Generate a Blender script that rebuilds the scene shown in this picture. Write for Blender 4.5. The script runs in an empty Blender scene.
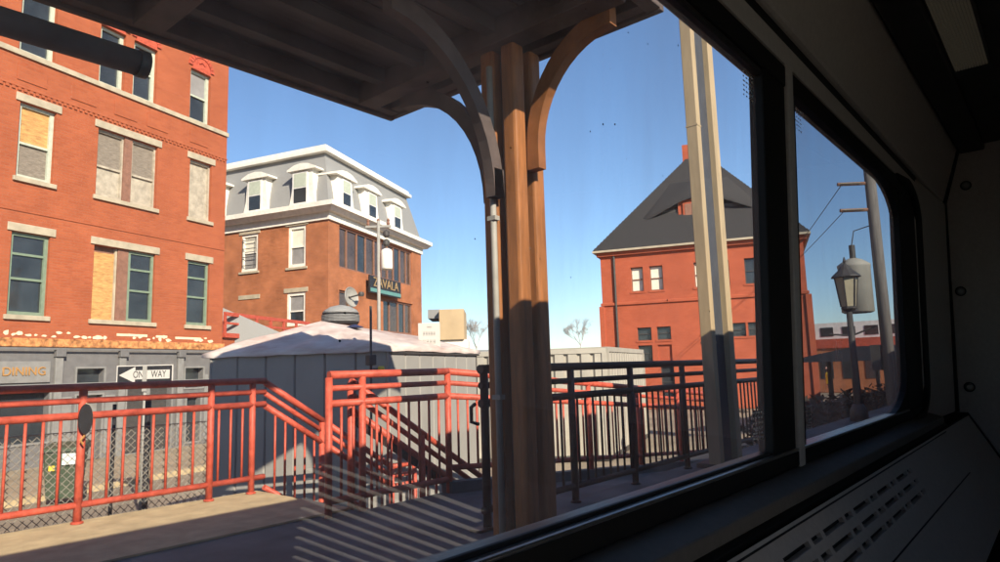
import bpy, math, random
from mathutils import Vector, Matrix
R = math.radians
random.seed(7)
S = bpy.context.scene
COL = S.collection

# ------------------------------------------------------------------ camera, sky, sun, exposure
H = 1.1                                    # eye height above the platform
cd = bpy.data.cameras.new('camera'); cam = bpy.data.objects.new('camera', cd); COL.objects.link(cam)
cd.sensor_width = 36.0; cd.lens = 24.0; cd.clip_start = 0.02; cd.clip_end = 4000
cam.matrix_world = Matrix(((0.6505, -0.0800, -0.7555, 0.0),
                           (-0.7589, -0.1070, -0.6421, 0.0),
                           (-0.0299, 0.9911, -0.1303, H), (0, 0, 0, 1)))
rt = Vector((0.6500, -0.7590, -0.0297)).normalized(); fw = Vector((0.7561, 0.6414, 0.1303)); fw = (fw - rt*fw.dot(rt)).normalized()
up = rt.cross(fw)
cam.matrix_world = Matrix(((rt.x, up.x, -fw.x, 0), (rt.y, up.y, -fw.y, 0), (rt.z, up.z, -fw.z, H), (0, 0, 0, 1)))
S.camera = cam
S.view_settings.view_transform = 'Standard'; S.view_settings.look = 'None'
S.view_settings.exposure = 1.0; S.view_settings.gamma = 1.0
SUN_EL, SUN_AZ = 29.0, 71.2                # elevation; heading the light travels towards (degrees from +X)
w = bpy.data.worlds.new("World"); S.world = w; w.use_nodes = True
nt = w.node_tree; bg = nt.nodes['Background']
sky = nt.nodes.new('ShaderNodeTexSky'); sky.sky_type = 'NISHITA'; sky.sun_disc = False
sky.sun_elevation = R(SUN_EL); sky.sun_rotation = R(198.8); sky.air_density = 1.0; sky.dust_density = 0.1; sky.ozone_density = 4.2
nt.links.new(sky.outputs[0], bg.inputs[0]); bg.inputs[1].default_value = 0.098
sd = bpy.data.lights.new('sun', 'SUN'); sun = bpy.data.objects.new('sun', sd); COL.objects.link(sun)
sd.energy = 5.0; sd.angle = R(0.5); sd.color = (1.0, 0.87, 0.70)
d = Vector((math.cos(R(SUN_AZ))*math.cos(R(SUN_EL)), math.sin(R(SUN_AZ))*math.cos(R(SUN_EL)), -math.sin(R(SUN_EL))))
sun.rotation_euler = d.to_track_quat('-Z', 'Y').to_euler()
S.cycles.max_bounces = 10; S.cycles.diffuse_bounces = 5; S.cycles.transparent_max_bounces = 24

# ------------------------------------------------------------------ materials
def mat(name, col, rough=0.7, var=0.12, scale=6.0, metal=0.0, spec=0.3, bump=0.0, col2=None, detail=5.0, stretch=None):
    m = bpy.data.materials.new(name); m.use_nodes = True
    t = m.node_tree; b = t.nodes['Principled BSDF']
    b.inputs['Roughness'].default_value = rough; b.inputs['Metallic'].default_value = metal
    b.inputs['Specular IOR Level'].default_value = spec
    tc = t.nodes.new('ShaderNodeTexCoord'); no = t.nodes.new('ShaderNodeTexNoise')
    no.inputs['Scale'].default_value = scale; no.inputs['Detail'].default_value = detail; no.inputs['Roughness'].default_value = 0.65
    if stretch:
        mp = t.nodes.new('ShaderNodeMapping'); mp.inputs['Scale'].default_value = stretch
        t.links.new(tc.outputs['Object'], mp.inputs[0]); t.links.new(mp.outputs[0], no.inputs['Vector'])
    else:
        t.links.new(tc.outputs['Object'], no.inputs['Vector'])
    r = t.nodes.new('ShaderNodeValToRGB')
    a = [max(0, c*(1-var*1.6)) for c in col]; z = [min(1, c*(1+var*1.6)) for c in (col2 or col)]
    r.color_ramp.elements[0].position = 0.3; r.color_ramp.elements[1].position = 0.7
    r.color_ramp.elements[0].color = (*a, 1); r.color_ramp.elements[1].color = (*z, 1)
    t.links.new(no.outputs['Fac'], r.inputs[0]); t.links.new(r.outputs[0], b.inputs['Base Color'])
    if bump:
        bp = t.nodes.new('ShaderNodeBump'); bp.inputs['Strength'].default_value = bump; bp.inputs['Distance'].default_value = 0.02
        t.links.new(no.outputs['Fac'], bp.inputs['Height']); t.links.new(bp.outputs[0], b.inputs['Normal'])
    return m

def brick_mat(name, c1, c2, mortar, scale=1.0, bw=0.22, bh=0.075, msize=0.010, grime=0.16):
    m = bpy.data.materials.new(name); m.use_nodes = True
    t = m.node_tree; b = t.nodes['Principled BSDF']; b.inputs['Roughness'].default_value = 0.85; b.inputs['Specular IOR Level'].default_value = 0.15
    tc = t.nodes.new('ShaderNodeTexCoord'); sp = t.nodes.new('ShaderNodeSeparateXYZ'); ad = t.nodes.new('ShaderNodeMath'); cb = t.nodes.new('ShaderNodeCombineXYZ')
    t.links.new(tc.outputs['Object'], sp.inputs[0]); t.links.new(sp.outputs[0], ad.inputs[0]); t.links.new(sp.outputs[1], ad.inputs[1])
    t.links.new(ad.outputs[0], cb.inputs[0]); t.links.new(sp.outputs[2], cb.inputs[1])
    br = t.nodes.new('ShaderNodeTexBrick'); t.links.new(cb.outputs[0], br.inputs['Vector'])
    br.inputs['Color1'].default_value = (*c1, 1); br.inputs['Color2'].default_value = (*c2, 1); br.inputs['Mortar'].default_value = (*mortar, 1)
    br.inputs['Scale'].default_value = scale; br.inputs['Brick Width'].default_value = bw; br.inputs['Row Height'].default_value = bh
    br.inputs['Mortar Size'].default_value = msize; br.inputs['Bias'].default_value = 0.0
    no = t.nodes.new('ShaderNodeTexNoise'); no.inputs['Scale'].default_value = 0.9; no.inputs['Detail'].default_value = 7; no.inputs['Roughness'].default_value = 0.7
    t.links.new(tc.outputs['Object'], no.inputs['Vector'])
    mr = t.nodes.new('ShaderNodeMapRange'); mr.inputs['From Min'].default_value = 0.3; mr.inputs['From Max'].default_value = 0.7
    mr.inputs['To Min'].default_value = 1-grime; mr.inputs['To Max'].default_value = 1+grime*0.6
    t.links.new(no.outputs['Fac'], mr.inputs[0])
    mx = t.nodes.new('ShaderNodeVectorMath'); mx.operation = 'SCALE'
    t.links.new(br.outputs['Color'], mx.inputs[0]); t.links.new(mr.outputs[0], mx.inputs['Scale'])
    t.links.new(mx.outputs[0], b.inputs['Base Color'])
    bp = t.nodes.new('ShaderNodeBump'); bp.inputs['Strength'].default_value = 0.5; bp.inputs['Distance'].default_value = 0.01; bp.invert = True
    t.links.new(br.outputs['Fac'], bp.inputs['Height']); t.links.new(bp.outputs[0], b.inputs['Normal'])
    return m

def train_glass(name, dust=0.05, refl=0.07, tint=(0.93, 0.95, 0.96)):
    m = bpy.data.materials.new(name); m.use_nodes = True
    t = m.node_tree; t.nodes.clear()
    out = t.nodes.new('ShaderNodeOutputMaterial')
    tr = t.nodes.new('ShaderNodeBsdfTransparent'); tr.inputs[0].default_value = (*tint, 1)
    gl = t.nodes.new('ShaderNodeBsdfGlossy'); gl.inputs['Roughness'].default_value = 0.0; gl.inputs[0].default_value = (1, 1, 1, 1)
    df = t.nodes.new('ShaderNodeBsdfDiffuse'); df.inputs[0].default_value = (0.75, 0.74, 0.72, 1)
    tl = t.nodes.new('ShaderNodeBsdfTranslucent'); tl.inputs[0].default_value = (0.75, 0.75, 0.75, 1)
    m0 = t.nodes.new('ShaderNodeMixShader'); m0.inputs[0].default_value = 0.5
    t.links.new(df.outputs[0], m0.inputs[1]); t.links.new(tl.outputs[0], m0.inputs[2])
    m1 = t.nodes.new('ShaderNodeMixShader'); m1.inputs[0].default_value = refl
    t.links.new(tr.outputs[0], m1.inputs[1]); t.links.new(gl.outputs[0], m1.inputs[2])
    tc = t.nodes.new('ShaderNodeTexCoord'); no = t.nodes.new('ShaderNodeTexNoise'); no.inputs['Scale'].default_value = 2.2; no.inputs['Detail'].default_value = 8; no.inputs['Roughness'].default_value = 0.7
    mp = t.nodes.new('ShaderNodeMapping'); mp.inputs['Scale'].default_value = (3.0, 3.0, 0.5)
    t.links.new(tc.outputs['Object'], mp.inputs[0]); t.links.new(mp.outputs[0], no.inputs['Vector'])
    mr = t.nodes.new('ShaderNodeMapRange'); mr.inputs['From Min'].default_value = 0.32; mr.inputs['From Max'].default_value = 0.75
    mr.inputs['To Min'].default_value = dust*0.35; mr.inputs['To Max'].default_value = dust*1.9
    t.links.new(no.outputs['Fac'], mr.inputs[0])
    m2 = t.nodes.new('ShaderNodeMixShader')
    t.links.new(mr.outputs[0], m2.inputs[0]); t.links.new(m1.outputs[0], m2.inputs[1]); t.links.new(m0.outputs[0], m2.inputs[2])
    t.links.new(m2.outputs[0], out.inputs[0])
    return m

def emit(name, col, st):
    m = bpy.data.materials.new(name); m.use_nodes = True
    b = m.node_tree.nodes['Principled BSDF']; b.inputs['Base Color'].default_value = (*col, 1)
    b.inputs['Emission Color'].default_value = (*col, 1); b.inputs['Emission Strength'].default_value = st
    return m

M = {}
M['brick'] = brick_mat('red_orange_brick', (0.40, 0.108, 0.045), (0.345, 0.088, 0.037), (0.36, 0.13, 0.07), msize=0.006)
M['brick_dark'] = brick_mat('brown_brick', (0.46, 0.160, 0.068), (0.385, 0.128, 0.053), (0.36, 0.18, 0.10), msize=0.008, grime=0.35)
M['brick_tower'] = brick_mat('deep_red_brick', (0.43, 0.100, 0.048), (0.37, 0.082, 0.040), (0.40, 0.13, 0.07), msize=0.006)
M['stone'] = mat('pale_limestone', (0.42, 0.36, 0.26), 0.85, 0.12, 4, bump=0.2)
M['terracotta'] = mat('red_terracotta', (0.46, 0.085, 0.045), 0.8, 0.25, 14, bump=0.5)
M['green'] = mat('sage_green_paint', (0.19, 0.25, 0.175), 0.55, 0.10, 9)
M['green_pale'] = mat('pale_green_paint', (0.46, 0.50, 0.40), 0.55, 0.10, 9)
M['ply'] = mat('plywood', (0.52, 0.28, 0.10), 0.8, 0.22, 5, stretch=(1, 1, 4))
M['ply_grey'] = mat('weathered_board', (0.22, 0.185, 0.145), 0.85, 0.25, 6, stretch=(1, 1, 5))
M['board_white'] = mat('whitewashed_board', (0.40, 0.35, 0.27), 0.85, 0.18, 5)
M['blind'] = mat('window_blind', (0.26, 0.25, 0.24), 0.7, 0.10, 3)
M['blind_white'] = mat('white_blind', (0.72, 0.68, 0.56), 0.7, 0.06, 3)
M['mullion'] = mat('brown_mullion', (0.24, 0.12, 0.08), 0.7, 0.15, 8)
def pane_mat(name, c, rough=0.06):
    m = mat(name, c, rough, 0.25, 1.2, spec=0.6); return m
M['pane'] = pane_mat('dark_window_glass', (0.030, 0.036, 0.040))
M['pane_brown'] = pane_mat('smoked_window_glass', (0.075, 0.05, 0.035), 0.12)
M['grey_paint'] = mat('grey_storefront_paint', (0.155, 0.15, 0.145), 0.6, 0.10, 5)
M['grey_light'] = mat('light_grey_paint', (0.23, 0.225, 0.21), 0.6, 0.10, 5)
M['worn_ledge'] = mat('worn_orange_ledge', (0.34, 0.13, 0.05), 0.85, 0.45, 7, col2=(0.50, 0.22, 0.08))
M['flake'] = mat('old_cream_paint', (0.75, 0.62, 0.42), 0.8, 0.10, 10)
M['gold'] = mat('gold_letters', (0.42, 0.22, 0.07), 0.4, 0.08, 10)
M['white'] = mat('cream_white_paint', (0.78, 0.74, 0.65), 0.6, 0.08, 4)
M['white_cool'] = mat('white_paint', (0.75, 0.73, 0.68), 0.6, 0.08, 4)
M['slate'] = mat('grey_slate', (0.26, 0.26, 0.25), 0.8, 0.16, 14, stretch=(1, 1, 5), bump=0.4)
M['slate_dark'] = mat('dark_slate_shingle', (0.032, 0.031, 0.031), 0.85, 0.25, 6, stretch=(1, 1, 6), bump=0.6)
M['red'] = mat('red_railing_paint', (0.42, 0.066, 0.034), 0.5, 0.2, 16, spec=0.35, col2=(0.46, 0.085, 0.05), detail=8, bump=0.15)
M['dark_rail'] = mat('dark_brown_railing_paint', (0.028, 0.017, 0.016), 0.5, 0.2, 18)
M['black'] = mat('black_paint', (0.018, 0.018, 0.020), 0.5, 0.2, 12)
M['galv'] = mat('galvanised_wire', (0.30, 0.28, 0.24), 0.5, 0.15, 30, metal=0.3)
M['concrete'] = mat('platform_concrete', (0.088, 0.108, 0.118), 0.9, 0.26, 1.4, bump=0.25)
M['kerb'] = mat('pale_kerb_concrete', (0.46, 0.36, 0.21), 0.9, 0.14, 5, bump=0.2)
M['pave'] = mat('sidewalk_concrete', (0.32, 0.25, 0.165), 0.9, 0.16, 1.2, bump=0.2)
M['ground'] = mat('tan_ground', (0.24, 0.195, 0.14), 0.95, 0.22, 0.6, bump=0.2)
M['shed'] = mat('pale_grey_cladding', (0.30, 0.288, 0.26), 0.65, 0.06, 1.5)
M['trim_dark'] = mat('dark_metal_trim', (0.06, 0.055, 0.05), 0.5, 0.15, 8)
M['wood_orange'] = mat('ochre_painted_timber', (0.26, 0.102, 0.032), 0.6, 0.2, 7, stretch=(4, 4, 0.5))
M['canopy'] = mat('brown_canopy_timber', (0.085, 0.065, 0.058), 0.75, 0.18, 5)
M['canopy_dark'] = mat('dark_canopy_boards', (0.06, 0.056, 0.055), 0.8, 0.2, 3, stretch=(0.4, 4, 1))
M['bracket'] = mat('shade_toned_bracket_ochre', (0.20, 0.078, 0.027), 0.6, 0.15, 7)  # column ochre darkened: canopy shade put into the colour
M['pole_wood'] = mat('weathered_pole_wood', (0.17, 0.15, 0.13), 0.9, 0.2, 5, stretch=(6, 6, 0.4))
M['conduit'] = mat('grey_conduit', (0.30, 0.29, 0.26), 0.6, 0.08, 8)
M['beige'] = mat('beige_painted_post', (0.34, 0.26, 0.155), 0.65, 0.10, 4, stretch=(3, 3, 0.4))
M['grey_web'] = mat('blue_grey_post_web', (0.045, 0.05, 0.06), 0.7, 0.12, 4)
M['bin'] = mat('green_plastic', (0.055, 0.075, 0.045), 0.5, 0.15, 5)
M['yellow'] = mat('yellow_paint', (0.75, 0.52, 0.05), 0.6, 0.08, 6)
M['ochre_wall'] = mat('ochre_wall', (0.46, 0.34, 0.20), 0.85, 0.08, 0.7)
M['teal'] = mat('pale_teal_wall', (0.36, 0.60, 0.56), 0.8, 0.12, 0.8)
M['container'] = mat('cream_container_paint', (0.34, 0.315, 0.26), 0.6, 0.12, 1.5)
M['bark'] = mat('bare_bark', (0.34, 0.30, 0.27), 0.9, 0.2, 5)
M['sign_black'] = mat('sign_black', (0.02, 0.02, 0.022), 0.4, 0.05, 3)
M['sign_white'] = mat('sign_white', (0.50, 0.475, 0.43), 0.4, 0.04, 3)
M['teal_dark'] = mat('teal_stripe', (0.12, 0.28, 0.26), 0.5, 0.08, 3)
# train interior
M['tr_panel'] = mat('grey_train_panel', (0.52, 0.485, 0.44), 0.45, 0.05, 60, spec=0.4, bump=0.05)
M['tr_ledge'] = mat('dark_grey_ledge', (0.15, 0.138, 0.122), 0.65, 0.06, 40)
M['tr_black'] = mat('black_rubber', (0.012, 0.012, 0.012), 0.55, 0.1, 30)
M['tr_frame'] = mat('dark_window_frame', (0.035, 0.034, 0.034), 0.4, 0.1, 30)
M['tr_dark'] = mat('dark_ceiling_panel', (0.05, 0.045, 0.04), 0.5, 0.1, 10)
M['tr_floor'] = mat('dark_floor', (0.20, 0.19, 0.18), 0.6, 0.2, 30)
M['skin'] = mat('train_exterior', (0.13, 0.13, 0.14), 0.5, 0.08, 4)
M['steel'] = mat('dull_steel', (0.35, 0.34, 0.33), 0.3, 0.08, 30, metal=0.8)
M['slat'] = mat('pale_slat', (0.85, 0.84, 0.82), 0.5, 0.03, 10)
M['glass'] = train_glass('train_window_glass', dust=0.10)
M['glass_dirty'] = train_glass('dusty_train_window_glass', dust=0.12, tint=(0.42, 0.46, 0.50))
M['speck'] = mat('dirt_speck', (0.05, 0.05, 0.05), 0.9, 0.1, 30)
M['etch'] = mat('etched_white', (0.6, 0.6, 0.6), 0.8, 0.05, 30)

# tarpaulin with pale streaks
def tarp_mat():
    m = mat('pink_white_tarpaulin', (0.50, 0.36, 0.31), 0.6, 0.08, 1.6, col2=(0.62, 0.55, 0.49), stretch=(1.2, 1.2, 5), bump=0.2, detail=3)
    return m
M['tarp'] = tarp_mat()

# ------------------------------------------------------------------ mesh helpers
class MB:
    def __init__(s): s.v = []; s.f = []
    def quad(s, *p):
        n = len(s.v); s.v += [tuple(q) for q in p]; s.f.append(tuple(range(n, n+len(p)))); return s
    def box(s, x0, x1, y0, y1, z0, z1):
        n = len(s.v)
        s.v += [(x0,y0,z0),(x1,y0,z0),(x1,y1,z0),(x0,y1,z0),(x0,y0,z1),(x1,y0,z1),(x1,y1,z1),(x0,y1,z1)]
        s.f += [(n,n+3,n+2,n+1),(n+4,n+5,n+6,n+7),(n,n+1,n+5,n+4),(n+1,n+2,n+6,n+5),(n+2,n+3,n+7,n+6),(n+3,n,n+4,n+7)]
        return s
    def hexa(s, a, b):                       # two matching rings of points
        n = len(s.v); k = len(a); s.v += [tuple(p) for p in a]+[tuple(p) for p in b]
        s.f.append(tuple(range(n+k-1, n-1, -1))); s.f.append(tuple(range(n+k, n+2*k)))
        for i in range(k):
            j = (i+1) % k; s.f.append((n+i, n+j, n+k+j, n+k+i))
        return s
    def beam(s, p0, p1, w, h, upv=(0, 0, 1)):
        p0, p1 = Vector(p0), Vector(p1); d = (p1-p0).normalized(); u = Vector(upv)
        x = d.cross(u)
        if x.length < 1e-4: x = d.cross(Vector((1, 0, 0)))
        x.normalize(); y = x.cross(d)
        a = [p0+x*(w/2*i)+y*(h/2*j) for i, j in ((-1,-1),(1,-1),(1,1),(-1,1))]
        b = [p+(p1-p0) for p in a]
        return s.hexa(a, b)
    def tube(s, pts, r, n=8, r1=None, cap=True):
        pts = [Vector(p) for p in pts]; k = len(pts); base = len(s.v); ref = None
        for i, p in enumerate(pts):
            d = (pts[min(i+1, k-1)]-pts[max(i-1, 0)]).normalized()
            if ref is None:
                ref = d.cross(Vector((0, 0, 1)))
                if ref.length < 1e-3: ref = d.cross(Vector((1, 0, 0)))
            x = (ref - d*ref.dot(d)).normalized(); ref = x; y = d.cross(x)
            rr = r if r1 is None else r+(r1-r)*i/(k-1)
            for j in range(n):
                a = 2*math.pi*j/n; s.v.append(tuple(p+x*(math.cos(a)*rr)+y*(math.sin(a)*rr)))
        for i in range(k-1):
            for j in range(n):
                a = base+i*n+j; b = base+i*n+(j+1) % n
                s.f.append((a, b, b+n, a+n))
        if cap:
            s.f.append(tuple(base+n-1-j for j in range(n))); s.f.append(tuple(base+(k-1)*n+j for j in range(n)))
        return s
    def lathe(s, prof, n=16, c=(0, 0, 0)):
        base = len(s.v); k = len(prof)
        for r, z in prof:
            for j in range(n):
                a = 2*math.pi*j/n; s.v.append((c[0]+r*math.cos(a), c[1]+r*math.sin(a), c[2]+z))
        for i in range(k-1):
            for j in range(n):
                a = base+i*n+j; b = base+i*n+(j+1) % n; s.f.append((a, b, b+n, a+n))
        s.f.append(tuple(base+n-1-j for j in range(n))); s.f.append(tuple(base+(k-1)*n+j for j in range(n)))
        return s
    def prism_y(s, poly, y0, y1):            # polygon in x,z extruded along y
        return s.hexa([(x, y0, z) for x, z in poly], [(x, y1, z) for x, z in poly])
    def prism_x(s, poly, x0, x1):
        return s.hexa([(x0, y, z) for y, z in poly], [(x1, y, z) for y, z in poly])
    def prism_z(s, poly, z0, z1):
        return s.hexa([(x, y, z0) for x, y in poly], [(x, y, z1) for x, y in poly])
    def build(s, name, m, parent=None, smooth=False, bevel=0, kind=None, loc=None, rz=None):
        me = bpy.data.meshes.new(name); me.from_pydata(s.v, [], s.f); me.update()
        import bmesh
        bm = bmesh.new(); bm.from_mesh(me); bmesh.ops.recalc_face_normals(bm, faces=bm.faces); bm.to_mesh(me); bm.free()
        me.materials.append(m)
        if smooth:
            for p in me.polygons: p.use_smooth = len(p.vertices) == 4
        o = bpy.data.objects.new(name, me); COL.objects.link(o)
        if parent: o.parent = parent
        if bevel:
            b = o.modifiers.new('bevel', 'BEVEL'); b.width = bevel; b.segments = 2; b.limit_method = 'ANGLE'
        if kind: o['kind'] = kind
        if loc: o.location = loc
        if rz is not None: o.rotation_euler[2] = rz
        return o

def tag(o, label, cat, group=None):
    o['label'] = label; o['category'] = cat
    if group: o['group'] = group
    return o
def thing(name, label, cat, loc=(0, 0, 0), rz=0.0, group=None):
    o = bpy.data.objects.new(name, None); COL.objects.link(o); o.location = loc; o.rotation_euler[2] = rz
    o.empty_display_size = 0.2
    return tag(o, label, cat, group)
def link_copy(o, parent, loc=None, rz=None):
    c = o.copy(); COL.objects.link(c); c.parent = parent
    if loc is not None: c.location = loc
    if rz is not None: c.rotation_euler[2] = rz
    return c
def text(name, body, size, m, parent, loc, rot, depth=0.004, align='CENTER', sx=1.0):
    cu = bpy.data.curves.new(name, 'FONT'); cu.body = body; cu.size = size; cu.extrude = depth; cu.align_x = align; cu.align_y = 'CENTER'
    t = bpy.data.objects.new(name+'_tmp', cu); COL.objects.link(t)
    dg = bpy.context.evaluated_depsgraph_get(); me = bpy.data.meshes.new_from_object(t.evaluated_get(dg))
    bpy.data.objects.remove(t); bpy.data.curves.remove(cu)
    me.materials.clear(); me.materials.append(m)
    o = bpy.data.objects.new(name, me); COL.objects.link(o); o.parent = parent; o.location = loc; o.rotation_euler = rot; o.scale = (sx, 1, 1)
    return o

def wall(u0, u1, z0, z1, holes, depth, mb=None, y=0.0):
    """front skin with rectangular openings (u along x, facing -y) and reveals of the given depth"""
    mb = mb or MB()
    us = sorted({u0, u1, *[h[0] for h in holes], *[h[1] for h in holes]}); zs = sorted({z0, z1, *[h[2] for h in holes], *[h[3] for h in holes]})
    us = [u for u in us if u0 <= u <= u1]; zs = [z for z in zs if z0 <= z <= z1]
    for i in range(len(us)-1):
        for j in range(len(zs)-1):
            cu, cz = (us[i]+us[i+1])/2, (zs[j]+zs[j+1])/2
            if any(h[0] < cu < h[1] and h[2] < cz < h[3] for h in holes): continue
            mb.quad((us[i], y, zs[j]), (us[i+1], y, zs[j]), (us[i+1], y, zs[j+1]), (us[i], y, zs[j+1]))
    for a, b, c, e in holes:
        mb.quad((a, y, c), (a, y+depth, c), (a, y+depth, e), (a, y, e)); mb.quad((b, y, c), (b, y, e), (b, y+depth, e), (b, y+depth, c))
        mb.quad((a, y, c), (b, y, c), (b, y+depth, c), (a, y+depth, c)); mb.quad((a, y, e), (a, y+depth, e), (b, y+depth, e), (b, y, e))
    return mb

def window(par, u0, u1, z0, z1, dep, fm, jamb=0.08, rails=(), rail_h=0.06, pm=None, sill=None, head=0.09):
    """frame part with a pane sub-part for every light between its rails"""
    f = MB(); y0, y1 = dep-0.10, dep+0.02
    f.box(u0, u0+jamb, y0, y1, z0, z1); f.box(u1-jamb, u1, y0, y1, z0, z1)
    f.box(u0+jamb, u1-jamb, y0, y1, z1-head, z1); f.box(u0+jamb, u1-jamb, y0, y1, z0, z0+head)
    for r in rails: f.box(u0+jamb, u1-jamb, y0+0.01, y1, r-rail_h/2, r+rail_h/2)
    fo = f.build('window', fm, par)
    zz = [z0+head, *rails, z1-head]
    pm = pm or [M['pane']]*(len(zz)-1)
    for k in range(len(zz)-1):
        p = MB().box(u0+jamb-0.01, u1-jamb+0.01, dep-0.03-0.012*k, dep-0.01-0.012*k, zz[k]+(rail_h/2-0.005 if k else -0.005), zz[k+1]-(rail_h/2-0.005 if k < len(zz)-2 else -0.005))
        p.build('pane', pm[k], fo)
    return fo

# ------------------------------------------------------------------ ground, pavement, street
MB().quad((-800, -800, -1.13), (800, -800, -1.13), (800, 800, -1.13), (-800, 800, -1.13)).build('ground', M['ground'], kind='structure')
hd = R(17.2); ux, uy = math.cos(hd), math.sin(hd)
def bl(u, n, z): return (11.15+ux*u-uy*n, 21.95+uy*u+ux*n, z)     # left building frame: along u, inwards n
MB().hexa([bl(-22, -4.3, -1.2), bl(3, -4.3, -1.2), bl(3, 0.2, -1.2), bl(-22, 0.2, -1.2)],
          [bl(-22, -4.3, -1.02), bl(3, -4.3, -1.02), bl(3, 0.2, -1.02), bl(-22, 0.2, -1.02)]).build('sidewalk', M['pave'], kind='structure')
MB().hexa([bl(-22, -4.48, -1.2), bl(3, -4.48, -1.2), bl(3, -4.3, -1.2), bl(-22, -4.3, -1.2)],
          [bl(-22, -4.48, -1.015), bl(3, -4.48, -1.015), bl(3, -4.3, -1.015), bl(-22, -4.3, -1.015)]).build('kerb', M['kerb'], kind='structure')
MB().prism_z([(-30, 6.3), (3.2, 6.3), (3.2, 12.5), (-30, 9.0)], -1.13, -1.09).build('paved_yard', M['pave'], kind='structure')

# ------------------------------------------------------------------ platform and ramp
pf = MB()
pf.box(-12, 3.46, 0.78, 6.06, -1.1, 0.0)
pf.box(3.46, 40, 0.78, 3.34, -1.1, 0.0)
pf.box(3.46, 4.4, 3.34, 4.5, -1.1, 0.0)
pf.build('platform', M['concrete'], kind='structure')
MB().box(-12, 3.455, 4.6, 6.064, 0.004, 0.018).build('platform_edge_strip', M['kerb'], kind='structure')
rm = MB().hexa([(4.4, 3.34, -1.12), (15.0, 3.34, -1.12), (15.0, 4.5, -1.12), (4.4, 4.5, -1.12)], [(4.4, 3.34, 0.0), (15.0, 3.34, -0.88), (15.0, 4.5, -0.88), (4.4, 4.5, 0.0)])
rm.build('ramp', M['concrete'], kind='structure')
MB().hexa([(4.41, 4.38, -0.05), (15.0, 4.38, -0.93), (15.0, 4.52, -0.93), (4.41, 4.52, -0.05)], [(4.41, 4.38, 0.10), (15.0, 4.38, -0.78), (15.0, 4.52, -0.78), (4.41, 4.52, 0.10)]).build('ramp_kerb', M['concrete'], kind='structure')
st = thing('stairs', 'concrete steps leading down from the platform between two red handrails', 'stairs', (3.46, 4.6, 0))
for k in range(6):
    MB().box(0.25*k, 0.25*k+0.27, 0, 1.34, -0.157*(k+1)-0.06, -0.157*(k+1)).build('step', M['concrete'], st)
MB().hexa([(0, 1.345, -0.30), (1.75, 1.345, -1.1), (1.75, 1.40, -1.1), (0, 1.40, -0.30)], [(0, 1.345, 0.0), (1.75, 1.345, -0.98), (1.75, 1.40, -0.98), (0, 1.40, 0.0)]).build('stringer', M['dark_rail'], st)
MB().hexa([(0, -0.06, -0.30), (1.75, -0.06, -1.1), (1.75, -0.005, -1.1), (0, -0.005, -0.30)], [(0, -0.06, 0.0), (1.75, -0.06, -0.98), (1.75, -0.005, -0.98), (0, -0.005, 0.0)]).build('stringer', M['dark_rail'], st)

# ------------------------------------------------------------------ railings
BAL = {}
def baluster(par, p, h, m, r=0.0115):
    key = (round(h, 2), m.name)
    if key not in BAL:
        BAL[key] = MB().tube([(0, 0, 0), (0, 0, h)], r, 6).build('baluster', m, par, smooth=True, loc=p); return BAL[key]
    return link_copy(BAL[key], par, p)
def post(par, p, h, m, r=0.03, z0=0.0):
    o = MB().tube([(p[0], p[1], p[2]+z0), (p[0], p[1], p[2]+h)], r, 10).build('post', m, par, smooth=True)
    if z0 == 0.0: MB().lathe([(r*1.5, 0.004), (r*1.5, 0.014), (r*1.1, 0.02)], 12, tuple(p)).build('flange', m, o)
    return o
def run(par, p0, p1, m, heights=(1.035, 0.93, 0.815), bottom=0.14, sp=0.112, posts=(), rt=0.031, bal=True, post_z0=0.0, off=0.0):
    a, b = Vector(p0), Vector(p1)
    for nm, hh, rr in (('top_rail', heights[0], rt), ('mid_rail', heights[1], 0.024), ('hand_rail', heights[2], 0.030)):
        MB().tube([a+Vector((0, off, hh)), b+Vector((0, off, hh))], rr, 10).build(nm, m, par, smooth=True)
    if bottom is not None:
        MB().tube([a+Vector((0, 0, bottom)), b+Vector((0, 0, bottom))], 0.026, 8).build('bottom_rail', m, par, smooth=True)
    for t in posts: post(par, a+(b-a)*t, heights[0]-0.02, m, z0=post_z0)
    if bal and bottom is not None:
        L = (b-a).length; n = int(L/sp)
        for k in range(1, n):
            q = a+(b-a)*(k/n)
            if any(abs(k/n-t)*L < 0.05 for t in posts): continue
            baluster(par, q+Vector((0, 0, bottom)), heights[2]-bottom, m)

ra = thing('platform_railing', 'sunlit red tube railing along the back edge of the platform, bending down beside the steps', 'railing', (0, 5.94, 0))
Lx = lambda x: (x+1.2)/(3.46+1.2)
run(ra, (-1.2, 0, 0.018), (3.46, 0, 0.018), M['red'], posts=[Lx(-0.6), Lx(0.75), Lx(1.9), Lx(2.93), Lx(3.33)])
sl = 0.63
run(ra, (3.46, 0, 0.0), (4.12, 0, -0.66*sl), M['red'], bottom=0.06, posts=[0.97], post_z0=-0.7)
run(ra, (4.12, 0, -0.66*sl), (5.02, 0, -1.56*sl), M['red'], bottom=None, posts=[], bal=False)
run(ra, (5.02, 0, -1.56*sl), (5.36, 0, -1.56*sl), M['red'], bottom=None, posts=[0.0, 1.0], bal=False, post_z0=-0.12)

rb = thing('stair_railing', 'red handrail with three tubes running down the near side of the steps', 'railing', (3.5, 4.66, 0))
run(rb, (0, 0, 0), (1.74, 0, -1.74*sl), M['red'], heights=(1.04, 0.93, 0.80), bottom=0.05, posts=[0.0, 0.46, 0.98], sp=0.125, post_z0=-0.1, rt=0.028)
MB().beam((0.05, 0, 0.80-0.05*sl-0.05), (1.74, 0, 0.80-1.74*sl-0.05), 0.012, 0.10).build('fascia_strip', M['dark_rail'], rb)

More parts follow.
